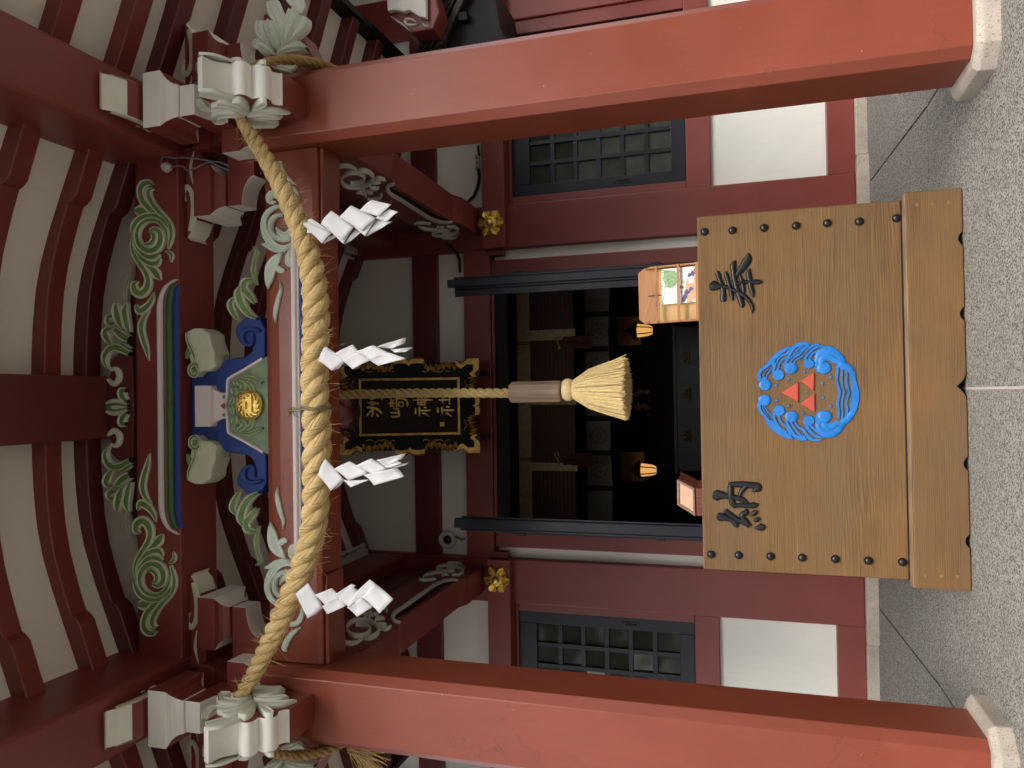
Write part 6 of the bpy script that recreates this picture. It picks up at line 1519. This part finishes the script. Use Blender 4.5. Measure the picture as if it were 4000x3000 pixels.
# ================================================================== SMALL FITTINGS
TB = crop(1200, 500, 800, 2212); TL = crop(1200, 2000, 800, 2212)
def tube_lamp(Xs, cr, pend, label):
    e = S(*cr(*pend), X=Xs)
    t = root('fluorescent_lamp', (Xs, e.y, e.z), label, 'lamp', 'fluorescent lamps under the porch')
    s = 1 if Xs > 0 else -1; y0, y1 = e.y - 1.15, e.y + 0.02
    mb = MB(); mb.box(min(Xs + s * 0.03, Xs + s * 0.11), max(Xs + s * 0.03, Xs + s * 0.11), y0, y1, e.z - 0.05, e.z + 0.035); mb.build('housing', STEELW, t, 0.008)
    mb = MB(); mb.tube([(Xs, y0 + 0.04, e.z), (Xs, y1 - 0.03, e.z)], 0.0165, 14); mb.build('glass_tube', paint('unlit_tube_%d' % s, (0.55, 0.53, 0.50), 0.3, 0.02), t, smooth=60)
    for y in (y0 + 0.01, y1 - 0.035):
        mb = MB(); mb.tube([(Xs, y, e.z), (Xs, y + 0.035, e.z)], 0.024, 14); mb.box(min(Xs, Xs + s * 0.031), max(Xs, Xs + s * 0.031), y + 0.004, y + 0.031, e.z - 0.02, e.z + 0.02); mb.build('lamp_holder', STEELW, t, 0.003)
    mb = MB(); mb.lathe((Xs + s * 0.0295, y1 - 0.15, e.z - 0.02), (-s, 0, 0), [(0.018, 0), (0.018, 0.012), (0.012, 0.02), (0, 0.021)], 14); mb.build('starter', STEELW, t, smooth=50)
    mb = MB(); mb.box(min(Xs + s * 0.111, XC + s * (PX - 0.119)), max(Xs + s * 0.111, XC + s * (PX - 0.119)), y0 + 0.3, y0 + 0.36, e.z - 0.02, e.z + 0.02); mb.build('mounting_bracket', STEELW, t)
    mb = MB(); mb.box(min(Xs + s * 0.111, XC + s * (PX - 0.119)), max(Xs + s * 0.111, XC + s * (PX - 0.119)), y1 - 0.3, y1 - 0.24, e.z - 0.02, e.z + 0.02); mb.build('mounting_bracket', STEELW, t)
    return t
tube_lamp(XC + 1.36, TB, (590, 1440), 'bare white fluorescent lamp fixed inside the right tie beam')
tube_lamp(XC - 1.36, TL, (600, 360), 'bare white fluorescent lamp fixed inside the left tie beam')
p = S(966 * K4, 1166 * K4, Y=6.60)
cam_ = root('security_camera', (p.x, 6.62, p.z), 'round white dome security camera on the wall above the left door post', 'security camera')
mb = MB(); mb.lathe((p.x, 6.62, p.z), (0, -1, 0), [(0.085, 0), (0.085, 0.02), (0.078, 0.036), (0.05, 0.042), (0.042, 0.040)], 32); mb.build('housing', STEELW, cam_, smooth=40)
mb = MB(); mb.lathe((p.x + 0.004, 6.585, p.z - 0.012), (0, -1, 0), [(0.042, 0), (0.040, 0.012), (0.030, 0.026), (0.015, 0.034), (0, 0.036)], 24); mb.build('dark_dome', IRON, cam_, smooth=50)
for s in (-1, 1):
    mb = MB(); mb.lathe((p.x + s * 0.062, 6.584, p.z + 0.01), (0, -1, 0), [(0.005, 0), (0.005, 0.003), (0, 0.004)], 10); mb.build('screw', IRON, cam_)
mb = MB(); q = [S(*TL(a, b), Y=6.60) for a, b in ((1600, 265), (1640, 285), (1660, 300), (1700, 290))]; mb.tube(q, 0.012, 8); mb.build('cable', CABLE, cam_, smooth=60)
# wall outlet with cable on the right
q = S(*TB(1842, 375), Y=6.66)
ol = root('wall_outlet', (q.x, 6.66, q.z), 'white wall outlet block with black cable on plaster behind the right pillar', 'outlet')
mb = MB(); mb.box(q.x - 0.075, q.x + 0.075, 6.64, 6.668, q.z - 0.022, q.z + 0.022); mb.build('socket_block', STEELW, ol, 0.006)
for k in range(3):
    mb = MB(); mb.box(q.x - 0.055 + k * 0.045, q.x - 0.045 + k * 0.045, 6.637, 6.645, q.z - 0.010, q.z + 0.010); mb.build('socket_slot', INK, ol)
mb = MB(); mb.tube([S(*TB(a, b), Y=6.64) for a, b in ((1845, 190), (1850, 260), (1862, 300))], 0.010, 8); mb.build('cable', BLACKD, ol, smooth=60)
mb = MB(); mb.tube([S(*TB(a, b), Y=6.635) for a, b in ((1850, 440), (1860, 520), (1845, 630), (1800, 735), (1740, 795), (1700, 810), (1620, 850))], 0.014, 8); mb.build('cable', BLACKD, ol, smooth=60)
mb = MB(); mb.tube([S(*TB(a, b), Y=6.56) for a, b in ((1500, 1235), (1560, 1290), (1620, 1360), (1645, 1430), (1650, 1560))], 0.013, 8); mb.build('cable', BLACKD, ol, smooth=60)
# plug and leads at the right end of the upper beam
C5 = crop(600, 500, 600, 2212); YQ = 3.62
plug = root('power_plug', tuple(S(*C5(190, 570), Y=YQ)), 'grey power plug with trailing leads at the right end of the upper beam', 'plug')
q = S(*C5(190, 565), Y=YQ)
mb = MB(); mb.lathe((q.x, YQ + 0.02, q.z), (0, -1, 0), [(0.024, 0), (0.030, 0.01), (0.030, 0.03), (0.018, 0.045), (0, 0.046)], 16); mb.build('plug_body', STEELW, plug, smooth=45)
for pts in ([(110, 560), (105, 480), (150, 418), (270, 432), (400, 425), (560, 438), (700, 455), (830, 480)], [(180, 600), (280, 560), (420, 548), (470, 600), (540, 605), (600, 580), (720, 520), (830, 490), (950, 490), (1085, 545)], [(840, 505), (960, 560), (1090, 610)]):
    mb = MB(); mb.tube([S(*C5(a, b), Y=YQ) for a, b in catmull(pts, 4)], 0.0055, 6); mb.build('lead', CABLE, plug, smooth=60)

# ================================================================== beyond the right pillar: hall roof timbers
OR = crop(1200, 0, 800, 2212); YO = 5.9
f3 = onY(OR, YO)
ht = root('side_gable_hood', (f3(1700, 200)[0], YO, f3(2000, 200)[1]), 'dark timber gable hood of the hall seen behind the right pillar', 'roof hood')
del ht['category']; attach(ht, hall)
for nm, pts, d0, d1, m in (('verge_board', [(1530, -120), (1800, -120), (1480, 520), (1200, 580)], -0.06, 0.0, wood('dark_old_board', (0.020, 0.014, 0.012), (0.055, 0.040, 0.034), 2, 9, 120, 0.55, 0.3, 0.1)),
                           ('soffit', [(1700, -150), (2010, -150), (2080, 300), (2140, 420), (1480, 560)], 0.02, 0.60, BLACKD),
                           ('bracket', [(1650, 160), (1745, 150), (1752, 240), (1650, 250)], -0.05, 0.02, BLACKD)):
    mb = MB(); mb.prism([f3(*q) for q in pts], lambda a, b, c: (a, YO + c, b), d0, d1); mb.build(nm, m, ht, 0.006)
for k in range(3):
    off = 40 + 60 * k; mb = MB(); mb.prism([f3(a, b) for a, b in ((1530 + off, -120), (1560 + off, -120), (1240 + off, 560), (1210 + off, 565))], lambda a, b, c: (a, YO + c, b), -0.085 + 0.012 * k, -0.061); mb.build('moulding', BLACKD, ht, 0.003)
f3 = onY(OR, 5.6)
hk = root('hall_beam_end', (f3(1080, 60)[0], 5.6, f3(1280, 60)[1]), 'pale scrolled beam end of the hall behind the right pillar', 'beam end')
del hk['category']; attach(hk, hall)
mb = MB(); mb.prism([f3(*q) for q in ((850, -200), (865, 120), (940, 105), (1045, 125), (1100, 105), (1200, 175), (1285, 190), (1275, -200))], lambda a, b, c: (a, 5.6 + c, b), 0.0, 0.05); mb.build('white_face', WHITE, hk, 0.01)
mb = MB(); mb.prism([f3(*q) for q in ((870, -200), (880, 160), (1090, 320), (1330, 280), (1400, 100), (1330, -200))], lambda a, b, c: (a, 5.6 + c, b), 0.051, 1.03); mb.build('beam', RED2, hk, 0.01)
mb = MB(); t3 = XZ(5.652)
stroke(mb, [(1160, 215), (1120, 190), (1060, 180), (1030, 210), (1060, 240), (1130, 245), (1190, 225)], [10, 24, 26, 28, 28, 26, 10], 0.02, f3, t3, 5, ROUND, (0, 0)); stroke(mb, [(880, 155), (960, 210), (1020, 250), (1085, 315)], [10, 24, 20, 4], 0.02, f3, t3, 5, ROUND, (0, 0)); stroke(mb, [(1225, 225), (1250, 255), (1295, 262)], [10, 22, 6], 0.02, f3, t3, 5, ROUND, (0, 0))
mb.build('scroll_carving', GREENW, hk, smooth=50)

# ================================================================== across the precinct, behind the viewer (seen only mirrored in the window panes)
WALLP = paint('pale_render', (0.42, 0.40, 0.37), 0.8, 0.06, 1.0, 40, 0.05)
ab = root('apartment_house', (11, -13, 0), 'pale apartment house across the precinct, mirrored in the right window', 'building')
mb = MB(); mb.box(3.2, 24, -20, -13, 0, 10.5); mb.build('wall', WALLP, ab, 0.02)
for r in range(3):
    for c in range(6):
        x = 4.4 + c * 3.2; z = 1.2 + r * 3.2
        mb = MB(); mb.box(x, x + 1.6, -13.02, -12.97, z, z + 1.5); wn = mb.build('window', PANE, ab)
        mb = MB(); mb.box(x - 0.08, x + 1.68, -13.0, -12.90, z - 0.14, z - 0.05); mb.build('sill', STEELW, wn)
for r in range(3):
    mb = MB(); mb.box(3.2, 24, -12.99, -12.3, 2.95 + r * 3.2, 3.1 + r * 3.2); bal = mb.build('balcony', STEELW, ab)
def leafy(name, label, cx, cy, h, rad_, n, seed):
    t = root(name, (cx, cy, 0), label, 'tree', 'trees across the precinct')
    mb = MB(); rnd = random.Random(seed)
    mb.tube([(cx, cy, 0), (cx + 0.1, cy, h * 0.35), (cx - 0.1, cy + 0.1, h * 0.7), (cx, cy, h * 0.92)], 0.22, 10, 0, 0.05)
    for k in range(9):
        a = rnd.uniform(0, 6.28); z = h * rnd.uniform(0.3, 0.75); mb.tube([(cx, cy, z), (cx + math.cos(a) * rad_ * 0.4, cy + math.sin(a) * rad_ * 0.4, z + 0.7), (cx + math.cos(a) * rad_ * 0.75, cy + math.sin(a) * rad_ * 0.75, z + 1.2)], 0.08, 6, 0, 0.02)
    mb.build('trunk', paint(name + '_bark', (0.10, 0.075, 0.055), 0.9, 0.2), t)
    mb = MB(); cl = [(rnd.uniform(-1, 1) * rad_ * 0.75, rnd.uniform(-1, 1) * rad_ * 0.75, h * rnd.uniform(0.32, 0.98), rnd.uniform(0.5, 1.1)) for _ in range(46)]
    for k in range(n):
        x, y, z, r = cl[k % len(cl)]; d = Vector((rnd.gauss(0, 1), rnd.gauss(0, 1), rnd.gauss(0, 1))).normalized() * r * rnd.uniform(0.5, 1)
        p = Vector((cx + x, cy + y, z)) + d; u = Vector((rnd.gauss(0, 1), rnd.gauss(0, 1), rnd.gauss(0, 1))).normalized() * 0.11; v = u.orthogonal().normalized() * 0.06
        mb.add([p - u, p + v, p + u, p - v], [(0, 1, 2, 3)])
    o = mb.build('crown', paint(name + '_leaf', (0.035, 0.055, 0.022), 0.6, 0.35, 4), t, fix=False); o['kind'] = 'stuff'
leafy('evergreen_tree', 'broad dark evergreen tree across the precinct, mirrored in the left window', -8.0, -11.5, 10.0, 3.4, 14000, 3)
leafy('evergreen_tree', 'taller dark evergreen tree near the middle of the precinct', -3.2, -14.0, 11.0, 3.4, 12000, 4)
